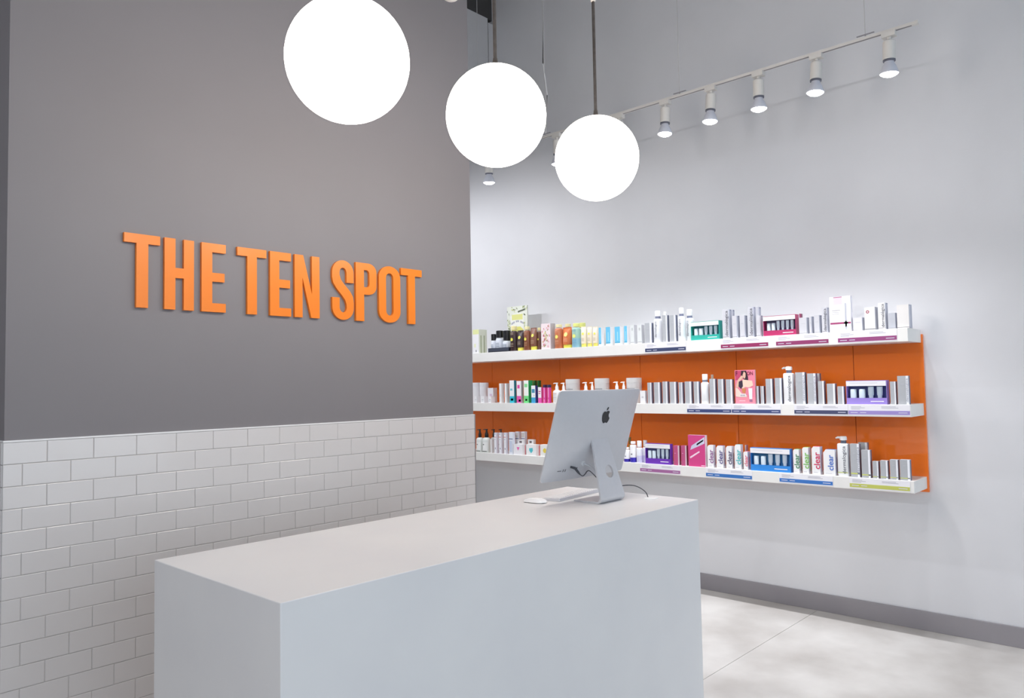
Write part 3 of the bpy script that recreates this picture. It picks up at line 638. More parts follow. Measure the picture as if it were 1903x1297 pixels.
 (0, 'pump_bottle', 4.7789, 4.5417, 0.0538, 0.0538, 0.1955, {'fc': 'dfe3e0', 'pump': '241a1a', 'collar': '1a1a1c', 'clear': True}, 'black pump rising behind the second red printed white carton', 'black pump bottles on the lower shelf'),
 (0, 'carton', 4.667, 4.5418, 0.0126, 0.03, 0.1174, {'fc': 'f0f0f0', 'sc': 'e6e6e6'}, 'narrow low white carton between clear bottles and red printed cartons', None),
 (0, 'carton', 4.667, 4.4908, 0.0252, 0.03, 0.1737, {'fc': 'f0f0f6', 'sc': 'e4e4ee', 'dec': [('f', 0.05, 0.95, 0.77, 0.8, 'd88a92'), ('f', 0.1, 0.7, 0.92, 0.95, '7f8fc0'), ('f', 0.2, 0.6, 0.66, 0.69, 'b0b4c8'), ('f', 0.35, 0.7, 0.2, 0.28, '9a9cae')]}, 'white carton with red printed line beside the narrow low carton', 'red printed white cartons'),
 (0, 'carton', 4.667, 4.4339, 0.0249, 0.03, 0.1754, {'fc': 'f0f0f6', 'sc': 'e4e4ee', 'dec': [('f', 0.05, 0.95, 0.77, 0.8, 'd88a92'), ('f', 0.1, 0.7, 0.92, 0.95, '7f8fc0'), ('f', 0.2, 0.6, 0.66, 0.69, 'b0b4c8'), ('f', 0.35, 0.7, 0.2, 0.28, '9a9cae')]}, 'white carton with red printed line in the middle of its row of three', 'red printed white cartons'),
 (0, 'carton', 4.667, 4.3778, 0.0247, 0.03, 0.1771, {'fc': 'f0f0f6', 'sc': 'e4e4ee', 'dec': [('f', 0.05, 0.95, 0.77, 0.8, 'd88a92'), ('f', 0.1, 0.7, 0.92, 0.95, '7f8fc0'), ('f', 0.2, 0.6, 0.66, 0.69, 'b0b4c8'), ('f', 0.35, 0.7, 0.2, 0.28, '9a9cae')]}, 'white carton with red printed line touching the navy lined carton', 'red printed white cartons'),
 (0, 'carton', 4.667, 4.3101, 0.0427, 0.03, 0.1833, {'fc': 'e9edf6', 'sc': 'dfe4f0', 'dec': [('f', 0, 1, 0.68, 0.71, '2f3f7c'), ('f', 0.2, 0.8, 0.1, 0.6, 'cdd6ea')]}, 'white and pale blue carton with navy line left of the printed boxes', 'navy lined cartons'),
 (0, 'carton', 4.717, 4.2856, 0.0367, 0.03, 0.1857, {'fc': 'eceaf0', 'sc': 'dcdce6', 'dec': [('f', 0, 1, 0.68, 0.71, '2f3f7c'), ('f', 0, 0.9, 0.74, 0.95, 'd2cac6')]}, 'navy lined white carton with grey top behind shape printed boxes, nearer the red printed cartons', 'navy lined cartons'),
 (0, 'carton', 4.717, 4.2176, 0.0392, 0.03, 0.1876, {'fc': 'eceaf0', 'sc': 'dcdce6', 'dec': [('f', 0, 1, 0.68, 0.71, '2f3f7c'), ('f', 0, 0.9, 0.74, 0.95, 'd2cac6')]}, 'navy lined white carton with grey top behind shape printed boxes, nearer the computer', 'navy lined cartons'),
 (0, 'carton', 4.712, 4.2403, 0.0695, 0.03, 0.1218, {'fc': 'ecebea', 'sc': 'dedddb', 'dec': [('f', 0.3, 0.7, 0.78, 0.9, '6d6468'), ('f', 0.15, 0.85, 0.66, 0.7, '8d8488')]}, 'low white box with small dark print behind the pink triangle box', 'dark printed low boxes'),
 (0, 'carton', 4.712, 4.1301, 0.0621, 0.03, 0.1259, {'fc': 'ecebea', 'sc': 'dedddb', 'dec': [('f', 0.3, 0.7, 0.78, 0.9, '6d6468'), ('f', 0.15, 0.85, 0.66, 0.7, '8d8488')]}, 'low white box with small dark print behind the teal hexagon box', 'dark printed low boxes'),
 (0, 'carton', 4.677, 4.2345, 0.0962, 0.05, 0.0866, {'fc': 'f3f1f5', 'sc': 'efeef0', 'dec': [('p', [(0.38, 0.72), (0.72, 0.72), (0.55, 0.38)], 'ef6cb4'), ('s', 0.7, 0.95, 0, 0.9, 'ef9aa4')]}, 'white box printed with a pink triangle', 'white boxes printed with coloured shapes'),
 (0, 'carton', 4.677, 4.0865, 0.105, 0.05, 0.0901, {'fc': 'f3f3f3', 'sc': 'efeef0', 'dec': [('p', [(0.3, 0.65), (0.65, 0.7), (0.68, 0.45), (0.5, 0.2), (0.3, 0.45)], '59c7d2'), ('s', 0.7, 0.95, 0, 0.9, 'ef9aa4')]}, 'white box printed with a teal hexagon', 'white boxes printed with coloured shapes'),
 (0, 'carton', 4.677, 3.9417, 0.0934, 0.05, 0.0939, {'fc': 'f3f2ee', 'sc': 'efeef0', 'dec': [('d', 0.5, 0.5, 0.2, 'ecd65c')]}, 'white box printed with a yellow disc beside the computer', 'white boxes printed with coloured shapes'),
 (0, 'bottle', 4.6761, 3.1699, 0.0482, 0.0482, 0.1052, {'fc': 'f1f1f4', 'cap': 'f4f4f6', 'capf': 0.12, 'low': '3426a4', 'lowf': 0.24, 'emb': '4a4a66'}, 'short white bottle with indigo base right of the computer', 'indigo based bottles'),
 (0, 'bottle', 4.6769, 3.1154, 0.0498, 0.0498, 0.1505, {'fc': 'f1f1f4', 'cap': 'f4f4f6', 'capf': 0.12, 'low': '3a2fb4', 'lowf': 0.26, 'emb': '4a4a66'}, 'tall white bottle with indigo base right of the computer', 'indigo based bottles'),
 (0, 'bottle', 4.7854, 3.2171, 0.0268, 0.0268, 0.1716, {'fc': 'a8822a', 'cap': '7d5f1e', 'capf': 0.3}, 'gold bottle half hidden behind the computer on the lower shelf', None),
 (0, 'bottle', 4.6744, 3.0606, 0.0448, 0.0448, 0.1566, {'fc': 'eceef6', 'cap': 'f1f3f6', 'capf': 0.28, 'low': 'd4d2f0', 'lowf': 0.45}, 'white bottle with pale lilac base beside the indigo based bottles', 'pale lilac based bottles'),
 (0, 'bottle', 4.7011, 3.0286, 0.0382, 0.0382, 0.1599, {'fc': 'eceef6', 'cap': 'f1f3f6', 'capf': 0.28, 'low': 'd4d2f0', 'lowf': 0.45}, 'white bottle with pale lilac base partly behind the purple gift set', 'pale lilac based bottles'),
 (0, 'gift_set', 4.6695, 2.8946, 0.2051, 0.035, 0.1433, {'col': '6d35b0', 'win': '6a72a6', 'n': 5}, 'purple gift set box with window on the lower shelf', 'gift set boxes'),
 (0, 'carton', 4.672, 2.7501, 0.0339, 0.04, 0.1352, {'fc': 'b9527f', 'sc': 'f0dfe8', 'sd': '7a2850', 'dec': [('f', 0.2, 0.5, 0.6, 0.63, 'd99ab8')]}, 'rose pink carton with white side stripe touching the purple gift set', 'rose pink cartons on the lower shelf'),
 (0, 'carton', 4.672, 2.6921, 0.0315, 0.04, 0.1376, {'fc': 'b9527f', 'sc': 'f0dfe8', 'sd': '7a2850', 'dec': [('f', 0.2, 0.5, 0.6, 0.63, 'd99ab8')]}, 'rose pink carton with white side stripe touching the large pink box', 'rose pink cartons on the lower shelf'),
 (0, 'carton', 4.667, 2.5877, 0.1279, 0.03, 0.2135, {'fc': 'cf4585', 'sc': 'efe6ec', 'tc': 'f2e4ec', 'dec': [('p', [(0.12, 0.52), (0.2, 0.66), (0.97, 0.95), (0.97, 0.74)], 'c9cbe0'), ('p', [(0.5, 0.72), (0.9, 0.87), (0.9, 0.82), (0.52, 0.67)], '8f90b8'), ('p', [(0.08, 0.3), (0.65, 0.5), (0.68, 0.46), (0.12, 0.25)], 'f2d5e4'), ('f', 0.75, 0.97, 0.03, 0.05, 'f6e6ef')]}, 'large pink promotional box picturing a silver tube', None),
 (0, 'clear_carton', 4.6695, 2.4863, 0.0429, 0.035, 0.1494, {'col': '8a4f8e', 'tc': 'e9e6ec'}, 'white carton with mauve vertical word clear left of the blue gift set', 'white cartons lettered clear'),
 (0, 'clear_carton', 4.6695, 2.4186, 0.0481, 0.035, 0.1484, {'col': '4d3f86', 'tc': '8a86c8'}, 'white carton with violet vertical word clear left of the blue gift set', 'white cartons lettered clear'),
 (0, 'clear_carton', 4.6695, 2.3524, 0.041, 0.035, 0.1478, {'col': '3d2a5e', 'tc': 'd6cfe0'}, 'white carton with dark purple vertical word clear left of the blue gift set', 'white cartons lettered clear'),
 (0, 'clear_carton', 4.6695, 2.2905, 0.0431, 0.035, 0.1608, {'col': '35b7bd', 'tc': '5cc9cc'}, 'white carton with turquoise vertical word clear left of the blue gift set', 'white cartons lettered clear'),
 (0, 'clear_carton', 4.6695, 2.2364, 0.0278, 0.035, 0.118, {'col': 'e06a88', 'tc': 'ef7f9c'}, 'white carton with small pink vertical word clear left of the blue gift set', 'white cartons lettered clear'),
 (0, 'carton', 4.767, 2.2827, 0.0084, 0.03, 0.1513, {'fc': 'e9dfe4', 'sc': 'c98fa6', 'dec': [('f', 0, 1, 0, 0.5, 'e0829e')]}, 'pink and white slim carton behind the small pink lettered carton', None),
 (0, 'gift_set', 4.672, 2.0718, 0.2625, 0.04, 0.1466, {'col': '2f86d8', 'win': '4c8fbe', 'n': 5}, 'bright blue gift set box with window on the lower shelf', 'gift set boxes'),
 (0, 'clear_carton', 4.6745, 1.9045, 0.0358, 0.045, 0.1478, {'col': '2f7f52', 'tc': '6fd08a'}, 'white carton with dark green vertical word clear right of the blue gift set', 'white cartons lettered clear'),
 (0, 'clear_carton', 4.6745, 1.8468, 0.0372, 0.045, 0.1621, {'col': '7cc05a', 'tc': '9fd860'}, 'white carton with lime green vertical word clear right of the blue gift set', 'white cartons lettered clear'),
 (0, 'clear_carton', 4.6745, 1.7827, 0.0498, 0.045, 0.1695, {'col': 'cf2a5e', 'tc': 'e84a78'}, 'white carton with red vertical word clear right of the blue gift set', 'white cartons lettered clear'),
 (0, 'clear_carton', 4.6745, 1.7039, 0.0681, 0.045, 0.1546, {'col': '3f6fc8', 'tc': '6fa0e6'}, 'white carton with blue vertical word clear right of the blue gift set', 'white cartons lettered clear'),
 (0, 'pump_bottle', 4.6849, 1.6277, 0.0657, 0.0657, 0.2355, {'fc': 'eef0f1', 'pump': 'f0f0f0', 'collar': '5f6678', 'vtext': 'dermalogica', 'square': True, 'band': 'c6d07a'}, 'tall white pump bottle with dark vertical lettering on the lower shelf', 'lettered white pump bottles'),
 (0, 'grey_carton', 4.669, 1.555, 0.0496, 0.034, 0.1948, {'text': True, 'band': 'c8d070'}, 'tall grey lettered carton directly right of the lower shelf pump bottle', 'grey cartons with white side stripes'),
 (0, 'grey_carton', 4.759, 1.5384, 0.0503, 0.034, 0.1972, {'text': False, 'band': 'c8d070'}, 'tall grey carton behind the lettered one on the lower shelf', 'grey cartons with white side stripes'),
 (0, 'grey_carton', 4.669, 1.494, 0.0475, 0.034, 0.1612, {'text': False, 'band': 'c8d070'}, 'medium grey carton with lime band left of the four small cartons', 'grey cartons with white side stripes'),
 (0, 'grey_carton', 4.669, 1.4428, 0.0308, 0.034, 0.0987, {'text': False, 'band': 'c8d070'}, 'small grey carton with lime band beside the medium grey carton', 'four small grey cartons at the lower shelf end'),
 (0, 'grey_carton', 4.669, 1.3962, 0.0392, 0.034, 0.1053, {'text': False, 'band': 'c8d070'}, 'small grey carton with lime band second from the medium grey carton', 'four small grey cartons at the lower shelf end'),
 (0, 'grey_carton', 4.669, 1.343, 0.0417, 0.034, 0.113, {'text': False, 'band': 'c8d070'}, 'small grey carton with lime band second from the shelf end', 'four small grey cartons at the lower shelf end'),
 (0, 'grey_carton', 4.669, 1.2859, 0.0509, 0.034, 0.1158, {'text': False, 'band': 'c8d070'}, 'small grey carton with lime band at the shelf end', 'four small grey cartons at the lower shelf end'),
]
LABELS = [
 (2, 2.801, 0.3292, '3d4668', 'long shelf edge label with navy stripe on the top shelf'),
 (2, 2.2134, 0.3281, '93305e', 'shelf edge label with magenta stripe below the tall silver cartons'),
 (2, 1.8367, 0.3267, '8d3566', 'shelf edge label with plum stripe below the magenta gift set'),
 (2, 1.4561, 0.3273, '93407a', 'shelf edge label with plum stripe at the end of the top shelf'),
 (1, 2.4791, 0.3259, '3d4a78', 'shelf edge label with navy stripe below the trio of grey cartons'),
 (1, 2.1488, 0.3294, '45507e', 'shelf edge label with navy stripe below the pink magazine card'),
 (1, 1.7379, 0.3217, '474c6c', 'shelf edge label with dark slate stripe beside the lilac striped label'),
 (1, 1.4082, 0.3347, '9c8ccb', 'shelf edge label with lilac stripe below the lilac gift set'),
 (0, 2.8709, 0.3262, 'a3689a', 'shelf edge label with mauve stripe below the purple gift set'),
 (0, 2.3505, 0.327, '3a72b8', 'shelf edge label with blue stripe below the clear lettered cartons'),
 (0, 1.8438, 0.3276, '3a74c0', 'shelf edge label with blue stripe below the red lettered carton'),
 (0, 1.4208, 0.3264, 'c3c763', 'shelf edge label with lime yellow stripe at the lower shelf end'),
]

# ------------------------------------------------------------------ shelving: orange panels and white shelves
XF = 4.636
ZT = (0.893, 1.320, 1.752)
ZBOT = (0.825, 1.250, 1.676)
unit = thing('orange_backboard', (XW, 3.2, 0.80), 'row of glossy orange wall panels behind the product shelves', 'wall panels')
seams = [1.228, 1.623, 2.400, 3.183, 3.967, 4.753, 5.54]
for a, b in zip(seams[:-1], seams[1:]):
    g = 0.0018
    box_obj('orange_panel', (-0.018, a + (g if a > 1.3 else 0) - 3.2, 0.004), (-0.0005, b - g - 3.2, 0.925), ORANGE_PANEL, unit, bevel=0.0008)
for zb, zt, wd in zip(ZBOT, ZT, ('lowest', 'middle', 'top')):
    sh = box_obj('wall_shelf', (XF - XW, 1.237 - 3.2, 0), (-0.018, 5.54 - 3.2, zt - zb), SHELF_MAT, bevel=0.0012)
    sh.location = (XW, 3.2, zb)
    tag(sh, wd + ' thick white product shelf on the orange panels', 'shelf', 'white shelves on the orange panels')

# ------------------------------------------------------------------ product builders
# every product stands at its own origin; its front looks along -x, its shelf-left is +y


def deco(mb, dec, w, d, h):
    e = 0.0004
    for q in dec:
        if q[0] == 'f':
            _, u0, u1, v0, v1, c = q
            ya, yb = w / 2 - u0 * w, w / 2 - u1 * w
            mb.face([(-d / 2 - e, ya, v0 * h), (-d / 2 - e, yb, v0 * h), (-d / 2 - e, yb, v1 * h), (-d / 2 - e, ya, v1 * h)], plain(c))
        elif q[0] == 's':
            _, u0, u1, v0, v1, c = q
            xa, xb = -d / 2 + u0 * d, -d / 2 + u1 * d
            mb.face([(xa, -w / 2 - e, v0 * h), (xb, -w / 2 - e, v0 * h), (xb, -w / 2 - e, v1 * h), (xa, -w / 2 - e, v1 * h)], plain(c))
        elif q[0] == 'p':
            mb.face([(-d / 2 - e, w / 2 - u * w, v * h) for u, v in q[1]], plain(q[2]))
        elif q[0] in ('d', 'o'):
            _, u, v, r, c = q
            n = 16
            R, cyy, czz = r * w, w / 2 - u * w, v * h
            ring = [(-d / 2 - e, cyy - R * math.cos(2 * math.pi * k / n), czz + R * math.sin(2 * math.pi * k / n)) for k in range(n)]
            if q[0] == 'd':
                mb.face(ring, plain(c))
            else:
                inner = [(-d / 2 - e, cyy - .5 * R * math.cos(2 * math.pi * k / n), czz + .5 * R * math.sin(2 * math.pi * k / n)) for k in range(n)]
                for k in range(n):
                    mb.face([ring[k], ring[(k + 1) % n], inner[(k + 1) % n], inner[k]], plain(c))


def carton_mesh(w, d, h, fc, sc, tc=None, sd=None, dec=()):
    mb = MB()
    F, S, T = plain(fc), plain(sc), plain(tc or fc)
    x0, x1, y0, y1 = -d / 2, d / 2, -w / 2, w / 2
    mb.face([(x0, y1, 0), (x0, y0, 0), (x0, y0, h), (x0, y1, h)], F)
    mb.face([(x0, y0, 0), (x1, y0, 0), (x1, y0, h), (x0, y0, h)], S)
    mb.face([(x1, y0, 0), (x1, y1, 0), (x1, y1, h), (x1, y0, h)], F)
    mb.face([(x1, y1, 0), (x0, y1, 0), (x0, y1, h), (x1, y1, h)], S)
    mb.face([(x0, y0, h), (x1, y0, h), (x1, y1, h), (x0, y1, h)], T)
    mb.face([(x0, y0, 0), (x0, y1, 0), (x1, y1, 0), (x1, y0, 0)], F)
    if sd:
        deco(mb, [('s', .5, 1, 0, 1, sd)], w, d, h)
    deco(mb, dec, w, d, h)
    return mb


INK = plain('3c4054')
UPV, LEFT, FRONT = (0, 0, 1), (0, 1, 0), (-1, 0, 0)


def dab(mb, y0, y1, z0, z1, r, ry, col, lift=0.0006):
    """small printed patch wrapped on the front of a round body of radius r (x) by ry (y)"""
    n = 6
    def X(y, rr):
        return -(r + lift) * math.sqrt(max(0.0, 1 - (y / (ry + lift)) ** 2))
    for k in range(n):
        a, b = y0 + (y1 - y0) * k / n, y0 + (y1 - y0) * (k + 1) / n
        mb.face([(X(a, r), a, z0), (X(b, r), b, z0), (X(b, r), b, z1), (X(a, r), a, z1)], plain(col))


def disc_dab(mb, cyy, czz, R, r, ry, col, lift=0.0008):
    n = 14
    pts = []
    for k in range(n):
        y, z = cyy + R * math.cos(2 * math.pi * k / n), czz + R * math.sin(2 * math.pi * k / n)
        pts.append((-(r + lift) * math.sqrt(max(0.0, 1 - (y / (ry + lift)) ** 2)), y, z))
    c = (-(r + lift), cyy, czz)
    for k in range(n):
        mb.face([c, pts[k], pts[(k + 1) % n]], plain(col))


def product(s, kind, x, y, w, d, h, o, label, group):
    z = ZT[s]
    cat = {'grey_carton': 'carton', 'silver_carton': 'carton', 'floral_carton': 'carton', 'clear_carton': 'carton',
           'gift_set': 'gift box', 'pump_bottle': 'bottle', 'poster_card': 'display card', 'magazine_card': 'display card'}.get(kind, kind)
    loc = (x, y, z)
    if kind in ('carton', 'grey_carton', 'silver_carton', 'floral_carton', 'clear_carton'):
        name = {'carton': 'product_carton', 'clear_carton': 'skincare_carton'}.get(kind, kind)
        dec = list(o.get('dec', ()))
        if kind == 'grey_carton':
            if o.get('band'):
                dec += [('f', 0, 1, .09, .13, o['band'])]
            dec += [('f', .3, .62, .70, .735, 'b6b9bf'), ('f', .25, .7, .66, .672, 'adb0b6'), ('f', 0, .78, .03, .04, 'c3c5ca'), ('f', .78, 1, 0, 1, 'eceef4'), ('s', 0, .25, 0, 1, 'dfe1ea')]
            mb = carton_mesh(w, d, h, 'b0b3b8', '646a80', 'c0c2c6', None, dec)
        elif kind == 'silver_carton':
            dec += [('s', 0, .42, 0, 1, 'dfe1ea'), ('s', .5, .9, .05, .95, 'b2b5c4'), ('f', 0, 1, .05, .065, '6f6b76'), ('f', .2, .8, .62, .64, 'b8b8c0')]
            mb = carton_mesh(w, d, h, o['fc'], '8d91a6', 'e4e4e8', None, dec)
        elif kind == 'floral_carton':
            mb = carton_mesh(w, d, h, 'f0e0e2', 'c3c1c6', 'f0eef0')
            rnd = random.Random(3)
            for k in range(46):
                u, v = rnd.uniform(.08, .92), rnd.uniform(.06, .92)
                c = rnd.choice(['d98fa0', 'e7b5bd', 'c2667d', 'f6f2ec', 'a9b07a', 'd9c98a', 'e9a2ac'])
                R = rnd.uniform(.04, .1)
                pts = []
                for q in range(7):
                    a = 2 * math.pi * q / 7
                    rr = R * rnd.uniform(.6, 1.25)
                    pts.append((min(1, max(0, u + rr * math.cos(a))), min(1, max(0, v + rr * .55 * math.sin(a)))))
                e = 0.0003 + k * 0.00003
                mb.face([(-d / 2 - e, w / 2 - a * w, b * h) for a, b in pts], plain(c))
        elif kind == 'clear_carton':
            cut = .22
            mb = MB()
            F, S, T = plain('eeeeef'), plain('dfe0e8'), plain(o['tc'])
            x0, x1 = -d / 2, d / 2
            prof = [(w / 2, 0), (-w / 2, 0), (-w / 2, h), (w / 2 - cut * w, h), (w / 2, h - cut * w * 1.3)]
            mb.face([(x0, a, b) for a, b in prof], F)
            mb.face([(x1, a, b) for a, b in reversed(prof)], F)
            for k in range(5):
                (a, b), (a2, b2) = prof[k], prof[(k + 1) % 5]
                mb.face([(x0, a, b), (x1, a, b), (x1, a2, b2), (x0, a2, b2)], T if k in (2, 3) else S)
            deco(mb, [('s', .2, .5, .1, .9, 'c9c9da'), ('s', .6, .75, .1, .7, o['col']), ('f', .15, .7, .07, .085, 'c2c2ca')], w, d, h)
        else:
            mb = carton_mesh(w, d, h, o['fc'], o['sc'], o.get('tc'), o.get('sd'), dec)
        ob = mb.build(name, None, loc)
        tag(ob, label, cat, group)
        if kind == 'grey_carton' and o.get('text'):
            put_text('dermalogica', plain('8f93a4'), ob, (-d / 2 - .0009, -w * .39, h * .5), UPV, LEFT, h * .82, squeeze=.6)
        if kind == 'silver_carton' and o.get('text'):
            put_text('dermalogica', INK, ob, (-d / 2 - .0009, -w * .22, h * .52), UPV, LEFT, h * .86, squeeze=.85)
        if kind == 'clear_carton':
            put_text('clear', plain(o['col']), ob, (-d / 2 - .0009, -w * .12, h * .5), UPV, LEFT, h * .6, bold=.015)
        return ob

    if kind == 'gift_set':
        t = thing('gift_set', loc, label, cat, group)
        C, Wt, Wi = plain(o['col']), plain('ecebee'), plain(o['win'])
        x0, x1, y0, y1, e = -d / 2, d / 2, -w / 2, w / 2, .0025
        mb = MB()
        mb.box((x1 - e, y0, 0), (x1, y1, h), Wi)
        mb.box((x0, y0, 0), (x1 - e, y0 + e, h), C)
        mb.box((x0, y1 - e, 0), (x1 - e, y1, h), C)
        mb.box((x0, y0 + e, h - e), (x1 - e, y1 - e, h), C)
        mb.box((x0, y0 + e, 0), (x1 - e, y1 - e, e), C)
        mb.build('box_shell', t)
        hb = MB()
        hb.box((x0 - .0006, y0 + .004, h * .77), (x0 + .001, y1, h - .003), Wt)
        hb.face([(x0 - .001, y1 - .02, h * .89), (x0 - .001, y0 + .05, h * .89), (x0 - .001, y0 + .05, h * .9), (x0 - .001, y1 - .02, h * .9)], plain('b9b7c6'))
        hb.build('header_panel', t)
        bb = MB()
        bb.box((x0 - .0006, y0, 0), (x0 + .001, y1, h * .27), C)
        bb.face([(x0 - .001, y0 + .4 * w, h * .11), (x0 - .001, y0 + .08 * w, h * .11), (x0 - .001, y0 + .08 * w, h * .145), (x0 - .001, y0 + .4 * w, h * .145)], plain('eeeef4'))
        bb.build('base_band', t)
        n = o['n']
        for k in range(n):
            yc = y1 - .018 - (w - .03) * (k + .35) / n
            tb = MB()
            if k < 2:
                rr = .36 * w / n
                rr = min(rr, d * .4)
                tb.lathe([(rr, h * .27), (rr, h * .60), (rr * .9, h * .64)], plain('d3e0ea', .3), 12)
            else:
                rr = min(.28 * w / n, d * .36)
                tb.lathe([(rr * .75, h * .27), (rr * .8, h * .36), (rr, h * .40), (rr * 1.05, h * .74)], plain('c9d8e6', .3), 12, sx=.6)
            q = tb.build('miniature', t, smooth=True)
            q.location = (-.004, yc, 0)
        return t

    if kind == 'tray':
        mb = MB()
        K = plain('24262e', .5)
        x0, x1, y0, y1, e = -d / 2, d / 2, -w / 2, w / 2, .003
        mb.box((x0, y0, 0), (x1, y1, .008), K)
        mb.box((x0, y0, .008), (x0 + e, y1, h), plain('3a4050', .45))
        mb.box((x1 - e, y0, .008), (x1, y1, h), K)
        mb.box((x0 + e, y0, .008), (x1 - e, y0 + e, h), K)
        mb.box((x0 + e, y1 - e, .008), (x1 - e, y1, h), K)
        return tag(mb.build('display_tray', None, loc), label, cat, group)

    if kind == 'bottle':
        lift = o.get('lift', 0.0)
        z0 = -0.0
        h = h - (lift - .004 if lift else 0)
        t = thing('bottle', (x, y, z + (.0081 if lift else 0)), label, cat, group)
        r = w / 2
        hc = h * o['capf']
        hb = h - hc
        fc = plain(o['fc'], .35)
        mb = MB()
        neck = hb * (.04 if not o.get('neck') else .09)
        sh = min(r * .55, hb * .16)
        if o.get('low'):
            lf = o.get('lowf', .45) * hb
            mb.lathe([(r * .93, 0), (r, .004), (r, lf)], plain(o['low'], .35), 20, cap1=False)
            body0 = lf
            prof = [(r, lf)]
        else:
            prof = [(r * .93, 0), (r, .004)]
        prof += [(r, hb - neck - sh), (r * .94, hb - neck - sh * .55), (r * .8, hb - neck - sh * .18), (r * .62, hb - neck)]
        mb.lathe(prof, fc, 20, cap0=not o.get('low'))
        if o.get('dot'):
            disc_dab(mb, 0, hb * .55, r * .42, r, r, o['dot'])
        if o.get('lines'):
            for v in (.22, .30, .36, .78, .84):
                dab(mb, -r * .5, r * .5, hb * v, hb * v + .003, r, r, o['lines'])
        if o.get('lab'):
            for v in (.2, .32, .44, .56):
                dab(mb, -r * .55, r * .45, hb * v, hb * v + .005, r, r, o['lab'])
        if o.get('emb'):
            dab(mb, -r * .25, r * .25, hb * .42, hb * .47, r, r, o['emb'])
        mb.build('bottle_body', t, smooth=True)
        if o.get('neck'):
            nb = MB()
            nb.lathe([(r * .63, hb - neck), (r * .63, hb + .001)], plain(o['neck'], .4), 18)
            nb.build('neck_band', t, smooth=True)
        cp = MB()
        rc = r * (.66 if o.get('neck') else .74)
        if o['capf'] > .3:
            rc = r * .86
        cp.lathe([(rc, hb), (rc, h - .003), (rc * .9, h)], plain(o['cap'], .35), 18)
        cp.build('cap', t, smooth=True)
        if o.get('vtext'):
            put_text(o['vtext'], INK, t, (-r - .0012, 0, hb * .5), UPV, LEFT, hb * .6, squeeze=.9)
        return t

    if kind == 'tube':
        t = thing('tube', loc, label, cat, group)
        r = w / 2
        hc = h * .17
        cp = MB()
        cp.lathe([(r * .82, 0), (r * .86, hc * .9), (r * .8, hc)], plain(o['cap'], .35), 18, sx=.8)
        cp.build('cap', t, smooth=True)
        mb = MB()
        n = 20
        rows = [(.86, .8, hc), (.95, .8, hc + (h - hc) * .12), (1.0, .62, hc + (h - hc) * .5), (1.0, .3, hc + (h - hc) * .85), (1.0, .07, h - .012), (1.0, .07, h)]
        vs2, fs2 = [], []
        for ky, kx, zz in rows:
            for k in range(n):
                a = 2 * math.pi * k / n
                vs2.append((r * kx * math.cos(a), r * ky * math.sin(a), zz))
        for i in range(len(rows) - 1):
            for k in range(n):
                k2 = (k + 1) % n
                fs2.append((i * n + k, i * n + k2, (i + 1) * n + k2, (i + 1) * n + k))
        fs2 += [tuple(reversed(range(n))), tuple((len(rows) - 1) * n + k for k in range(n))]
        mb.mesh_add(vs2, fs2, plain(o['fc'], .4))
        zc = hc + (h - hc) * .58
        if o.get('dot'):
            c0 = []
            for k in range(14):
                a = 2 * math.pi * k / 14
                yy, zz = r * .4 * math.cos(a), zc + r * .4 * math.sin(a)
                fr = (zz - hc) / (h - hc)
                kx = .62 + (.3 - .62) * max(0, (fr - .5) / .35) if fr > .5 else .8 + (.62 - .8) * max(0, (fr - .12) / .38)
                c0.append((-r * kx * math.sqrt(1 - (yy / r) ** 2) - .0018, yy, zz))
            mb.face(c0, plain(o['dot']))
        if o.get('lines'):
            for v in (.16, .23, .3):
                dab(mb, -r * .5, r * .5, hc + (h - hc) * v, hc + (h - hc) * v + .003, r * .79, r, o['lines'], .001)
        mb.build('tube_body', t, smooth=True)
        return t

    if kind == 'jar':
        t = thing('jar', loc, label, cat, group)
        r = w / 2
        mb = MB()
        mb.lathe([(r * .95, 0), (r * .99, .003), (r * .99, h * .80), (r * .95, h * .81)], plain(o['fc'], .35), 24)
        if o.get('lines'):
            dab(mb, -r * .6, r * .6, h * .55, h * .59, r * .99, r * .99, o['lines'])
            dab(mb, -r * .4, r * .4, h * .35, h * .37, r * .99, r * .99, 'd2d4da')
        mb.build('jar_body', t, smooth=True)
        lb = MB()
        lb.lathe([(r, h * .81), (r, h - .004), (r * .96, h)], plain(o['lid'], .35), 24)
        lb.build('lid', t, smooth=True)
        return t

    if kind == 'pump_bottle':
        t = thing('pump_bottle', loc, label, cat, group)
        r = w / 2
        hb = h * (.82 if o.get('square') else .64)
        mat = plain(o['fc'], .3)
        mb = MB()
        if o.get('square'):
            n = 24
            rows = [(.95, 0), (1, .004), (1, hb - .012), (.96, hb - .004), (.8, hb)]
            vs2, fs2 = [], []
            for k1, zz in rows:
                for k in range(n):
                    a = 2 * math.pi * k / n
                    ca, sa = math.cos(a), math.sin(a)
                    q = (abs(ca) ** 5 + abs(sa) ** 5) ** (-1 / 5)
                    vs2.append((r * k1 * q * ca * .8, r * k1 * q * sa, zz))
            for i in range(len(rows) - 1):
                for k in range(n):
                    k2 = (k + 1) % n
                    fs2.append((i * n + k, i * n + k2, (i + 1) * n + k2, (i + 1) * n + k))
            fs2 += [tuple(reversed(range(n))), tuple((len(rows) - 1) * n + k for k in range(n))]
            mb.mesh_add(vs2, fs2, mat)
            if o.get('band'):
                mb.face([(-r * .8 - .0006, r * .9, hb * .1), (-r * .8 - .0006, -r * .9, hb * .1), (-r * .8 - .0006, -r * .9, hb * .125), (-r * .8 - .0006, r * .9, hb * .125)], plain(o['band']))
        else:
            mb.lathe([(r * .93, 0), (r, .004), (r, hb * .82), (r * .93, hb * .9), (r * .72, hb * .97), (r * .4, hb)], mat, 22)
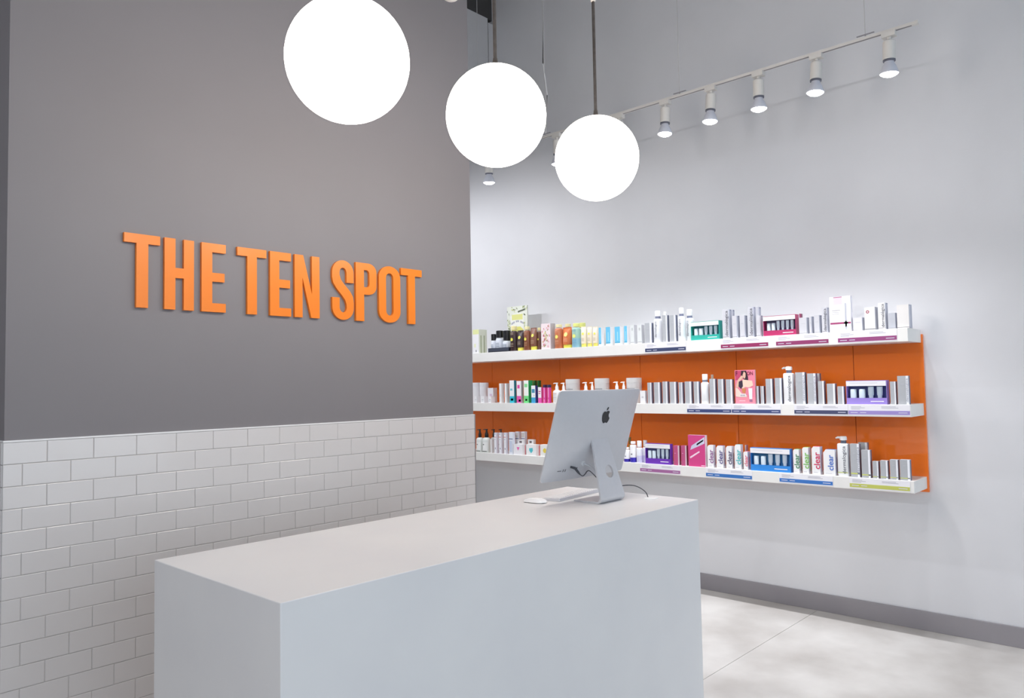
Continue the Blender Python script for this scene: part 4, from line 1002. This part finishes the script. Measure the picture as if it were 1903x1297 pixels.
            if o.get('dec'):
                for v, c in ((.72, 'e3c8c4'), (.6, 'dcdce4'), (.42, 'cfd6dc'), (.3, 'd9e3da')):
                    dab(mb, -r * .5, r * .5, hb * v, hb * v + .005, r, r, c)
            if o.get('clear'):
                dab(mb, -r * .85, r * .85, hb * .12, hb * .68, r, r, 'eff0ee')
                dab(mb, -r * .1, r * .25, hb * .5, hb * .56, r, r, '555557', .0012)
                dab(mb, -r * .7, r * .7, .006, .012, r, r, '6d6f6c', .0012)
        mb.build('bottle_body', t, smooth=True)
        P = plain(o['pump'], .35)
        if o.get('collar'):
            c2 = MB()
            rc = r * .5 if o.get('square') else r * .42
            c2.lathe([(rc, hb), (rc, hb + h * .07)], plain(o['collar'], .4), 16)
            c2.build('collar', t, smooth=True)
        hp = MB()
        if o.get('square'):
            zz = h * .9
            hp.lathe([(r * .3, hb + h * .02), (r * .3, zz), (r * .62, zz + .001), (r * .62, h - .006), (r * .5, h)], P, 18)
            hp.tube([(0, 0, h - .009), (0, r * 1.0, h - .008), (0, r * 1.35, h - .013)], [.007, .0065, .004], P, 8)
        else:
            hp.lathe([(r * .42, hb), (r * .42, hb + (h - hb) * .38), (r * .26, hb + (h - hb) * .62), (r * .2, h - .008), (r * .34, h - .007), (r * .3, h)], P, 16)
            hp.tube([(0, 0, h - .006), (0, r * .75, h - .005), (0, r * 1.1, h - .007)], [.004, .0038, .0026], P, 8)
        hp.build('pump_head', t, smooth=True)
        if o.get('vtext'):
            put_text(o['vtext'], INK, t, (-r * .8 - .0012, -r * .35, hb * .5), UPV, LEFT, hb * .84, squeeze=.85)
        return t

    if kind == 'poster_card':
        mb = carton_mesh(w, d, h, 'e3e6da', 'd0d2c8')
        rnd = random.Random(11)
        for k in range(70):
            while True:
                u, v = rnd.random(), rnd.random()
                if not (.16 < u < .84 and v < .86):
                    break
            c = rnd.choice(['7f8a5a', '9aa56a', 'c8cf8e', '5f6a48', 'b5bf8a'])
            a, L_, wd = rnd.uniform(0, 3.14), rnd.uniform(.04, .08), rnd.uniform(.012, .022)
            pts = [(u + L_ * math.cos(a), v + L_ * .6 * math.sin(a)), (u - wd * math.sin(a), v + wd * math.cos(a)), (u - L_ * math.cos(a), v - L_ * .6 * math.sin(a)), (u + wd * math.sin(a), v - wd * math.cos(a))]
            pts = [(min(1, max(0, p)), min(1, max(0, q))) for p, q in pts]
            mb.face([(-d / 2 - .0003 - k * .00001, w / 2 - p * w, q * h) for p, q in pts], plain(c))
        e = .0012
        def F(pts, c, ee):
            mb.face([(-d / 2 - ee, w / 2 - u * w, v * h) for u, v in pts], plain(c))
        F([(.17, 0), (.83, 0), (.83, .78), (.68, .84), (.32, .84), (.17, .78)], 'f0f1ea', e)
        F([(.24, .70), (.78, .70), (.78, .82), (.24, .82)], 'dfe08e', e + .0003)
        F([(.22, 0), (.80, 0), (.80, .48), (.66, .55), (.36, .55), (.22, .48)], 'e2e07a', e + .0003)
        F([(.3, .40), (.72, .42), (.72, .435), (.3, .415)], '9c9a5c', e + .0006)
        F([(.34, .33), (.66, .34), (.66, .352), (.34, .342)], '9c9a5c', e + .0006)
        F([(.55, .86), (.9, .9), (.9, .93), (.55, .89)], '4d5540', e + .0006)
        for k in range(11):
            u = .22 + k * .056
            v = .60 + .05 * math.sin(math.pi * k / 10)
            if k in (3, 7):
                continue
            F([(u, v), (u + .036, v), (u + .036, v + .04), (u, v + .04)], '8d8fa6', e + .0006)
        return tag(mb.build('display_card', None, loc), label, cat, group)

    if kind == 'magazine_card':
        mb = carton_mesh(w, d, h, 'e8849c', 'd8bcc6')
        def F(pts, c, ee):
            mb.face([(-d / 2 - ee, w / 2 - u * w, v * h) for u, v in pts], plain(c))
        F([(.03, .98), (.40, .98), (.42, .80), (.30, .72), (.03, .70)], 'c2486c', .0004)
        F([(.03, .0), (.97, .0), (.97, .2), (.03, .2)], 'f08fa0', .0004)
        F([(.30, .84), (.33, .98), (.58, .98), (.66, .8), (.68, .62), (.55, .6), (.44, .74)], '3a2530', .0006)
        F([(.40, .86), (.47, .96), (.55, .9), (.54, .8), (.50, .74), (.42, .78)], 'e3b9a4', .0008)
        F([(.04, .52), (.16, .72), (.34, .84), (.44, .82), (.40, .76), (.26, .68), (.22, .54), (.10, .46)], 'e0b7a2', .0008)
        F([(.40, .72), (.62, .70), (.86, .68), (.90, .54), (.70, .48), (.50, .50), (.36, .42), (.30, .60)], 'ecd0bc', .0007)
        F([(.20, .66), (.38, .70), (.40, .52), (.30, .44), (.18, .52)], '3c3040', .0009)
        F([(.03, .22), (.03, .48), (.14, .46), (.36, .28), (.58, .26), (.58, .2), (.2, .2)], 'ead2c6', .0009)
        F([(.34, .46), (.56, .46), (.5, .30), (.36, .34)], 'd08a5c', .001)
        F([(.66, .46), (.86, .46), (.84, .14), (.70, .14)], 'eceaf2', .0012)
        F([(.70, .13), (.85, .13), (.85, .06), (.70, .06)], 'a46f90', .0012)
        F([(.2, .08), (.5, .08), (.5, .1), (.2, .1)], 'f8d8e0', .0012)
        F([(.24, .3), (.54, .3), (.54, .22), (.24, .22)], 'efe6e6', .0012)
        for u in (.27, .33, .39, .45):
            F([(u, .23), (u + .035, .23), (u + .035, .275), (u, .275)], '8a7f92', .0014)
        ob = mb.build('display_card', None, loc)
        put_text('F', plain('7a2440'), ob, (-d / 2 - .0014, w * .41, h * .9), (0, -1, 0), (0, 0, 1), w * .10, bold=.03, squeeze=1.3)
        put_text('ON', plain('7a2440'), ob, (-d / 2 - .0014, -w * .26, h * .9), (0, -1, 0), (0, 0, 1), w * .3, bold=.02, squeeze=1.2)
        return tag(ob, label, cat, group)


for row in ITEMS:
    product(*row)

for s, y, w, colr, label in LABELS:
    t = thing('shelf_label', (XF, y, ZBOT[s]), label, 'label', 'printed labels along the shelf edges')
    hh = ZT[s] - ZBOT[s]
    mb = MB()
    mb.box((-.0022, -w / 2, .006), (-.0006, w / 2, hh - .001), plain('ecebf0', .4))
    for k, (a, b, v) in enumerate(((.05, .22, .80), (.05, .28, .70), (.55, .78, .80), (.55, .82, .70), (.05, .2, .60))):
        mb.face([(-.0026, w / 2 - a * w, v * hh), (-.0026, w / 2 - b * w, v * hh), (-.0026, w / 2 - b * w, v * hh + .0025), (-.0026, w / 2 - a * w, v * hh + .0025)], plain('b4b4c0'))
    mb.build('card', t)
    sb = MB()
    sb.box((-.0028, -w / 2 + .001, .012), (-.0022, w / 2 - .001, .012 + .4 * hh * .8), plain(colr, .4))
    for a, b in ((.04, .16), (.2, .3), (.82, .96)):
        sb.face([(-.0031, w / 2 - a * w, .021), (-.0031, w / 2 - b * w, .021), (-.0031, w / 2 - b * w, .025), (-.0031, w / 2 - a * w, .025)], plain('d8d8e6'))
    sb.build('coloured_stripe', t)

# ------------------------------------------------------------------ desktop computer
im = thing('desktop_computer', (2.75, 1.937, CT), 'silver desktop computer seen from behind with dark apple emblem', 'computer')
IW, IH = .602, .406
tilt = math.atan2(.119, .388)
# display local frame: origin at the bottom middle of the rear edge plane, u along +x, v up the tilted plane, n towards the camera (-y)
O_ = Vector((0, 2.104 - 1.937, 1.052 - .95))
Vd = Vector((0, -math.sin(tilt), math.cos(tilt)))
Nd = Vector((0, -math.cos(tilt), -math.sin(tilt)))


def dp(u, v, n):
    return O_ + Vector((u, 0, 0)) + Vd * v + Nd * n


def bulge(u, v):
    a = max(0.0, 1 - (abs(u) / (IW / 2)) ** 2.4)
    b = max(0.0, 1 - (abs(v - IH * .48) / (IH * .52)) ** 2.4)
    return .034 * (a * b) ** .8


NU, NV = 28, 22
mb = MB()
cr = .012


def corner(u, v):
    # pull the outline in at the rounded corners
    du, dv = IW / 2 - cr, IH / 2 - cr
    x, y = u, v - IH / 2
    if abs(x) > du and abs(y) > dv:
        ex, ey = abs(x) - du, abs(y) - dv
        L_ = math.hypot(ex, ey)
        mx = max(ex, ey)
        k = mx / L_
        x = math.copysign(du + ex * k, x)
        y = math.copysign(dv + ey * k, y)
    return x, y + IH / 2


def grid(k, n, lo, hi, edge):
    # denser lines at the rim
    seq = [lo, lo + edge * .5, lo + edge] + [lo + edge + (hi - lo - 2 * edge) * i / (n - 4) for i in range(1, n - 4)] + [hi - edge, hi - edge * .5, hi]
    return seq


us, vsn = grid(0, NU, -IW / 2, IW / 2, cr), grid(0, NV, 0, IH, cr)
V_, F_ = [], []
for v in vsn:
    for u in us:
        a, b = corner(u, v)
        V_.append(dp(a, b, bulge(a, b)))
nu, nv = len(us), len(vsn)
for i in range(nv - 1):
    for j in range(nu - 1):
        F_.append((i * nu + j, i * nu + j + 1, (i + 1) * nu + j + 1, (i + 1) * nu + j))
nb = len(V_)
for v in vsn:
    for u in us:
        a, b = corner(u, v)
        V_.append(dp(a, b, -.006))
for i in range(nv - 1):
    for j in range(nu - 1):
        F_.append((nb + i * nu + j, nb + (i + 1) * nu + j, nb + (i + 1) * nu + j + 1, nb + i * nu + j + 1))
rim = [j for j in range(nu)] + [i * nu + nu - 1 for i in range(1, nv)] + [(nv - 1) * nu + j for j in range(nu - 2, -1, -1)] + [i * nu for i in range(nv - 2, 0, -1)]
for a, b in zip(rim, rim[1:] + rim[:1]):
    F_.append((a, nb + a, nb + b, b))
mb.mesh_add(V_, F_, ALU)
hous = mb.build('display_housing', im, smooth=True)
gl = MB()
gl.mesh_add([dp(-IW / 2 + .004, .05, -.0065), dp(IW / 2 - .004, .05, -.0065), dp(IW / 2 - .004, IH - .004, -.0065), dp(-IW / 2 + .004, IH - .004, -.0065)], [(0, 1, 2, 3)], plain('101114', .1))
gl.build('screen', im)
# emblem: apple outline with a bite and a leaf, laid on the curved back
ap = [(-.02, .62), (.12, .70), (.30, .72), (.46, .62), (.40, .50), (.34, .36), (.36, .20), (.44, .08), (.52, .02), (.44, -.20), (.32, -.38), (.20, -.46), (.08, -.42), (-.02, -.38),
      (-.12, -.42), (-.24, -.46), (-.36, -.38), (-.48, -.18), (-.54, .06), (-.54, .30), (-.46, .52), (-.32, .66), (-.16, .68)]
leaf = [(.02, .76), (.04, .90), (.14, 1.04), (.26, 1.10), (.27, .98), (.20, .84), (.10, .77)]
em = MB()
ES, EU, EV = .047, .026, .283
for pl in (ap, leaf):
    em.face([dp(EU + a * ES * 1.15, EV + b * ES, bulge(EU + a * ES * 1.15, EV + b * ES) + .0012) for a, b in pl], plain('1c1f23', .25))
em.build('emblem', im)
# stand: foot, bend and tapering neck with a round cable hole
st = MB()
tk = .009
hz = 1.236 - .95
# neck as a flat tapering plate with a hole, in (s across, t along) then placed on a leaning plane
P0 = Vector((0, .006, .030))
P1 = Vector((.012, .083, hz))
ax = (P1 - P0).normalized()
LN = (P1 - P0).length
W0, W1 = .176, .112
bm = bmesh.new()
outl = [(-W0 / 2, 0), (W0 / 2, 0), (W1 / 2, LN), (-W1 / 2, LN)]
hole = [(.014 + .029 * math.cos(2 * math.pi * k / 20), .106 + .029 * math.sin(2 * math.pi * k / 20)) for k in range(20)]
ed = []
for lp in (outl, hole):
    vv = [bm.verts.new((a, b, 0)) for a, b in lp]
    for a, b in zip(vv, vv[1:] + vv[:1]):
        ed.append(bm.edges.new((a, b)))
bmesh.ops.triangle_fill(bm, edges=ed, use_beauty=True)
r_ = bmesh.ops.extrude_face_region(bm, geom=list(bm.faces))
for g_ in r_['geom']:
    if isinstance(g_, bmesh.types.BMVert):
        g_.co.z = tk
nrm = Vector((1, 0, 0)).cross(ax)
bm.verts.index_update()
vl = [P0 + Vector((v.co.x, 0, 0)) + ax * v.co.y - nrm * (v.co.z - tk) * -1 for v in bm.verts]
fl = [tuple(v.index for v in f.verts) for f in bm.faces]
st.mesh_add(vl, fl, ALU)
bm.free()
# bend and foot as a swept section (outer path), same thickness
path = [(P0.y, P0.z)]
c_y, c_z, rr = .030, .028, .026
for k in range(0, 9):
    a = math.radians(195 + (270 - 195) * k / 8)
    path.append((c_y + rr * math.cos(a), c_z + rr * math.sin(a) - .0015))
path += [(.10, .0006), (.165, .0006)]
half = [W0 / 2] * (len(path) - 2) + [W0 / 2, W0 / 2 - .012]
V_, F_ = [], []
for i, (py, pz) in enumerate(path):
    a = Vector(path[max(i - 1, 0)])
    b = Vector(path[min(i + 1, len(path) - 1)])
    t2 = (b - a).normalized()
    nn = Vector((-t2.y, t2.x))
    if nn.y < 0 and nn.x < 0:
        nn = -nn
    t_ = tk if i < len(path) - 2 else (tk * .8 if i == len(path) - 2 else tk * .45)
    V_ += [(-half[i], py, pz), (half[i], py, pz), (half[i], py + nn.x * t_, pz + nn.y * t_), (-half[i], py + nn.x * t_, pz + nn.y * t_)]
for i in range(len(path) - 1):
    for k in range(4):
        k2 = (k + 1) % 4
        F_.append((i * 4 + k, i * 4 + k2, (i + 1) * 4 + k2, (i + 1) * 4 + k))
F_ += [(0, 1, 2, 3), tuple((len(path) - 1) * 4 + k for k in (3, 2, 1, 0))]
st.mesh_add(V_, F_, ALU)
# rounded hinge at the top of the neck
hp_ = [(-W1 / 2, P1.y + .004, hz), (W1 / 2, P1.y + .004, hz)]
st.tube([(P1.x - W1 / 2 + .001, P1.y + .010, hz - .004), (P1.x + W1 / 2 - .001, P1.y + .010, hz - .004)], .011, ALU, 12)
st.box((P1.x - W1 / 2 + .004, P1.y + .008, hz - .012), (P1.x + W1 / 2 - .004, P1.y + .05, hz + .004), ALU)
st.build('stand', im, smooth=True)
# ports along the back and the two plugged cables
pt = MB()
for k, (u, v, w_, h_) in enumerate(((-.208, .050, .024, .0030), (-.184, .051, .004, .013), (-.171, .051, .004, .013), (-.116, .055, .005, .006), (-.100, .056, .014, .009))):
    q = [(u - w_ / 2, v - h_ / 2), (u + w_ / 2, v - h_ / 2), (u + w_ / 2, v + h_ / 2), (u - w_ / 2, v + h_ / 2)]
    pt.face([dp(a, b, bulge(a, b) + .0008) for a, b in q], plain('3a3c40', .6))
pt.build('port_row', im)
ck = MB()
a0 = dp(-.142, .066, bulge(-.142, .066))
ck.tube([a0, a0 + Vector((.006, -.018, -.004)), a0 + Vector((.020, -.024, -.022)), a0 + Vector((.032, -.026, -.034))], [.005, .006, .0055, .003], CABLE_DARK, 10)
e0 = a0 + Vector((.032, -.026, -.034))
pts = [e0, e0 + Vector((.018, 0, -.008)), e0 + Vector((.040, .004, -.003)), e0 + Vector((.064, .010, .007)), e0 + Vector((.088, .016, .007)), e0 + Vector((.115, .020, -.006)), e0 + Vector((.150, .022, -.03))]
pts = [Vector(p) for p in pts]
sm = []
for i in range(len(pts) - 1):
    p0, p1, p2, p3 = pts[max(i - 1, 0)], pts[i], pts[i + 1], pts[min(i + 2, len(pts) - 1)]
    for k in range(5):
        t = k / 5
        sm.append(.5 * ((2 * p1) + (p2 - p0) * t + (2 * p0 - 5 * p1 + 4 * p2 - p3) * t * t + (3 * p1 - p0 - 3 * p2 + p3) * t ** 3))
sm.append(pts[-1])
ck.tube(sm, .0022, CABLE_DARK, 8)
ck.build('dark_cable', im, smooth=True)
cw = MB()
b0 = dp(-.066, .078, bulge(-.066, .078))
cw.lathe([(.012, 0), (.012, .006)], plain('d4d6da', .4), 16, cx=0, cy_=0)
cw.v = [tuple(b0 + Vector((p[0], 0, 0)) + Vd * p[1] + Nd * p[2]) for p in cw.v]
cw.tube([b0 + Nd * .006, b0 + Vector((.012, -.02, -.008)), b0 + Vector((.035, -.03, -.022)), b0 + Vector((.06, -.02, -.035))], [.004, .003, .0026, .0026], plain('c9ccd2', .4), 8)
cw.build('white_power_cord', im, smooth=True)

# cable from behind the computer down to a white grommet on the counter
gr = thing('cable_grommet', (2.935, 1.868, CT), 'low white oval grommet on the counter with grey cable', 'grommet')
g1 = MB()
g1.lathe([(.036, 0), (.036, .003), (.030, .005), (.012, .006)], plain('eeeeee', .4), 24, sx=1.0, sy_=.8)
g1.build('grommet_cap', gr, smooth=True)
g2 = MB()
ctrl = [Vector(p) for p in ((-.004, .012, .004), (-.002, .030, .030), (-.012, .075, .052), (-.035, .125, .052), (-.08, .160, .040), (-.13, .170, .03))]
sm = []
for i in range(len(ctrl) - 1):
    p0, p1, p2, p3 = ctrl[max(i - 1, 0)], ctrl[i], ctrl[i + 1], ctrl[min(i + 2, len(ctrl) - 1)]
    for k in range(6):
        t = k / 6
        sm.append(.5 * ((2 * p1) + (p2 - p0) * t + (2 * p0 - 5 * p1 + 4 * p2 - p3) * t * t + (3 * p1 - p0 - 3 * p2 + p3) * t ** 3))
sm.append(ctrl[-1])
g2.tube(sm, .0022, CABLE_DARK, 8)
g2.build('grey_cable', gr, smooth=True)

# keyboard
kb = thing('keyboard', (2.79, 2.212, CT), 'thin white and aluminium keyboard lying beside the computer stand', 'keyboard')
kb.rotation_euler = (0, 0, math.radians(6))
kk = MB()
kw, kd = .36, .115
kk.mesh_add([(-kw / 2, -kd / 2, 0), (kw / 2, -kd / 2, 0), (kw / 2, kd / 2, 0), (-kw / 2, kd / 2, 0), (-kw / 2, -kd / 2, .015), (kw / 2, -kd / 2, .015), (kw / 2, kd / 2, .006), (-kw / 2, kd / 2, .006)],
            [(0, 3, 2, 1), (4, 5, 6, 7), (0, 1, 5, 4), (1, 2, 6, 5), (2, 3, 7, 6), (3, 0, 4, 7)], plain('d3d4da', .4, .4))
kbo = kk.build('keyboard_base', kb)
md = kbo.modifiers.new('edge', 'BEVEL')
md.width = .003
md.segments = 2
keym = MB()
keym.box((-.0075, -.0075, 0), (.0075, .0075, .0022), plain('f2f2f3', .45))
key_me = keym.mesh('key')
for r in range(5):
    for c in range(18):
        k_ = link('key', key_me, kb)
        yy = -kd / 2 + .018 + r * .0195
        k_.location = (-kw / 2 + .020 + c * .0188, yy, .015 - .009 * (yy + kd / 2) / kd)
        k_.rotation_euler = (math.radians(-4.4), 0, 0)

# mouse
ms = thing('computer_mouse', (2.543, 2.216, CT), 'small white mouse with low curved top on the counter', 'mouse')
ms.rotation_euler = (0, 0, math.radians(4))
m1 = MB()
NA, NB = 14, 10
V_, F_ = [], []
for i in range(NA + 1):
    t = -1 + 2 * i / NA
    yy = .058 * t
    hw = .029 * (1 - abs(t) ** 5) ** .5 + .001
    for j in range(NB + 1):
        a = -1 + 2 * j / NB
        hgt = .003 + .019 * (1 - t * t) ** .6 * (1 - .35 * abs(a) ** 3) * (1 if abs(a) < 1 else 0)
        V_.append((hw * a, yy, hgt))
for i in range(NA):
    for j in range(NB):
        F_.append((i * (NB + 1) + j, i * (NB + 1) + j + 1, (i + 1) * (NB + 1) + j + 1, (i + 1) * (NB + 1) + j))
m1.mesh_add(V_, F_, plain('f3f3f4', .25))
m1.build('mouse_shell', ms, smooth=True)
m2 = MB()
m2.lathe([(.92, 0), (1, .0015), (1, .005)], plain('4a4c52', .5), 24)
m2.v = [(p[0] * .026, p[1] * .055, p[2]) for p in m2.v]
m2.build('mouse_base', ms, smooth=True)

# ------------------------------------------------------------------ globe pendants
GLOBE = glow('opal_globe_glow', (1.0, 0.92, 0.84), GLOBE_STRENGTH)
GR = .2
for gx, gy, gz, lb in ((1.430, 2.0192, 2.5361, 'large glowing white globe pendant above the near end of the counter'),
                   (2.160, 2.050, 2.5446, 'glowing white globe pendant above the middle of the counter'),
                   (2.9145, 2.1074, 2.5443, 'glowing white globe pendant above the computer end of the counter')):
    t = thing('globe_pendant', (gx, gy, gz), lb, 'pendant lamp', 'globe pendants above the counter')
    s_ = MB()
    prof = [(GR * math.cos(math.radians(a)), GR * math.sin(math.radians(a))) for a in [-89.5] + list(range(-84, 85, 6)) + [89.5]]
    s_.lathe(prof, GLOBE, 48)
    s_.build('glass_globe', t, smooth=True)
    f_ = MB()
    f_.lathe([(.020, GR - .004), (.020, GR + .006), (.012, GR + .012), (.009, GR + .035)], NICKEL, 24)
    f_.build('fitter', t, smooth=True)
    r2 = MB()
    r2.lathe([(.0075, GR + .03), (.0075, CEIL - gz - .02)], NICKEL, 12)
    r2.build('rod', t, smooth=True)
    j2 = MB()
    j2.lathe([(.010, 3.312 - gz), (.013, 3.318 - gz), (.013, 3.35 - gz), (.010, 3.356 - gz)], plain('cfcac4', .35), 16)
    j2.build('rod_coupler', t, smooth=True)
    cn = MB()
    cn.lathe([(.03, CEIL - gz - .03), (.065, CEIL - gz - .022), (.065, CEIL - gz)], NICKEL, 24)
    cn.build('canopy', t, smooth=True)

# small white dome hanging near the grey wall
dm = thing('dome_speaker', (2.438, 2.6, 3.322), 'small white dome fixture hanging high before the grey wall', 'ceiling fixture')
d1 = MB()
d1.lathe([(.004, 0), (.03, .006), (.052, .026), (.060, .055), (.060, .10), (.05, .12)], plain('b9b5b5', .5), 28)
d1.build('dome_body', dm, smooth=True)
d2 = MB()
d2.lathe([(.006, .12), (.006, CEIL - 3.322)], plain('b9b5b5', .5), 10)
d2.build('dome_stem', dm, smooth=True)

# ------------------------------------------------------------------ track lighting
LENS = glow('lamp_lens_glow', (0.93, 0.95, 1.0), 22.0)
BULB = plain('c9cbd6', .3)


def light_track(TX, TZ, ya, yb, hangers, label, feed=None):
    ym = (ya + yb) / 2
    tr = thing('light_track', (TX, ym, TZ), label, 'light track')
    rl = MB()
    rl.box((-.012, ya - ym, -.010), (.012, yb - ym, .004), TRACK_WHITE)
    rl.build('track_rail', tr)
    sl = MB()
    sl.box((-.006, ya + .02 - ym, -.0106), (.006, yb - .02 - ym, -.0098), plain('77757a', .6))
    sl.build('track_slot', tr)
    for hy in hangers:
        hh = MB()
        hh.tube([(0, hy - ym, .012), (0, hy - ym, CEIL - TZ)], .0022, plain('bdbbbb', .5), 6)
        hh.box((-.004, hy - ym - .045, .016), (.004, hy - ym + .045, .020), plain('97959b', .5))
        hh.box((-.003, hy - ym - .003, .004), (.003, hy - ym + .003, .016), plain('97959b', .5))
        hh.build('hanger_wire', tr)
    if feed:
        f = feed - ym
        fd = MB()
        fd.tube([(0, f, .012), (.0, f - .022, .30), (.0, f + .013, .55), (.0, f + .003, 1.2), (0, f, CEIL - TZ)], .004, CABLE_WHITE, 8)
        fd.build('feed_cable', tr, smooth=True)
    en = MB()
    en.box((-.014, ya - .012 - ym, -.012), (.014, ya + .004 - ym, .006), TRACK_WHITE)
    en.build('end_cap', tr)


def track_spot(TX, TZ, sy0, lb, rx, ry, watts, cone, blend, lean, group):
    t = thing('track_spotlight', (TX, sy0, TZ - .010), lb, 'spotlight', group)
    a_ = MB()
    a_.box((-.020, -.034, -.026), (.020, .034, 0), TRACK_WHITE)
    a_.build('track_adapter', t)
    s_ = MB()
    s_.lathe([(.010, -.046), (.010, -.026)], TRACK_WHITE, 12)
    s_.build('swivel', t, smooth=True)
    hm = MB()
    hm.lathe([(.030, -.098), (.032, -.096), (.032, -.004), (.028, 0)], TRACK_WHITE, 24)
    h_ = hm.build('lamp_holder', t, (0, 0, -.046), smooth=True)
    h_.rotation_euler = (math.radians(rx) * .5, math.radians(ry) * .5, 0)
    c_ = MB()
    c_.lathe([(.029, -.108), (.031, -.106), (.031, -.098)], plain('6a6c78', .4, .4), 24)
    c_.build('holder_ring', h_, smooth=True)
    b_ = MB()
    b_.lathe([(.045, -.172), (.0455, -.164), (.034, -.132), (.025, -.118), (.023, -.104)], BULB, 28, cap0=False)
    b_.build('bulb', h_, smooth=True)
    l_ = MB()
    l_.lathe([(.006, -.1875), (.020, -.1855), (.033, -.180), (.041, -.1745), (.0445, -.1715)], LENS, 28, cap1=False)
    l_.build('lens', h_, smooth=True)
    ld = bpy.data.lights.new('spot_beam', 'SPOT')
    ld.energy = watts
    ld.color = (0.94, 0.955, 1.0)
    ld.spot_size = math.radians(cone)
    ld.spot_blend = blend
    ld.shadow_soft_size = 0.022
    lo_ = bpy.data.objects.new('spot_beam', ld)
    COL.objects.link(lo_)
    lo_.location = (TX, sy0, TZ - .010 - .046 - .195)
    lo_.rotation_euler = (0, math.radians(lean), 0)


light_track(4.24, 3.30, 1.03, 4.60, (1.277, 2.405, 3.522, 4.218), 'long white lighting track hung on thin wires before the product wall', 3.522)
for sy0, lb, rx, ry in ((1.160, 'white track spotlight nearest the free end of the track', 6, -5),
                        (1.540, 'second white track spotlight from the free end of the track', 7, 6),
                        (1.881, 'third white track spotlight from the free end of the track', 3, -2),
                        (2.188, 'fourth white track spotlight from the free end of the track', 6, 5),
                        (2.512, 'fifth white track spotlight from the free end of the track', 4, 4),
                        (2.873, 'white track spotlight almost wholly behind the globe above the computer', 4, -3),
                        (3.416, 'white track spotlight half hidden beside the globe above the computer', 5, -8),
                        (4.112, 'white track spotlight seen below the middle globe', 8, -8)):
    track_spot(4.24, 3.30, sy0, lb, rx, ry, SPOT_WATTS, 84, 1.0, 0, 'spotlights on the product wall track')

# two added, unseen tracks of fill light, behind the camera and behind the partition
light_track(-1.6, 3.30, -3.2, 3.4, (-2.8, 0, 3.0), 'added fill lighting track over the shop floor, unseen behind the camera')
for k, sy0 in enumerate((-2.6, -1.2, 0.2, 1.6, 3.0)):
    track_spot(-1.6, 3.30, sy0, ('first', 'second', 'third', 'fourth', 'fifth')[k] + ' added fill spotlight from the shop window over the shop floor', 0, 0, ROOM_FILL_WATTS, 130, 0.7, -48, 'added fill spotlights over the shop floor')
light_track(3.2, 3.30, 4.5, 7.4, (4.9, 7.0), 'added fill lighting track hidden behind the grey partition')
for k, sy0 in enumerate((4.75, 5.6, 6.6)):
    track_spot(3.2, 3.30, sy0, ('first', 'second', 'third')[k] + ' added fill spotlight behind the grey partition counted from the product wall track', 0, 0, BACK_FILL_WATTS, 160, 0.5, -30, 'added fill spotlights behind the partition')
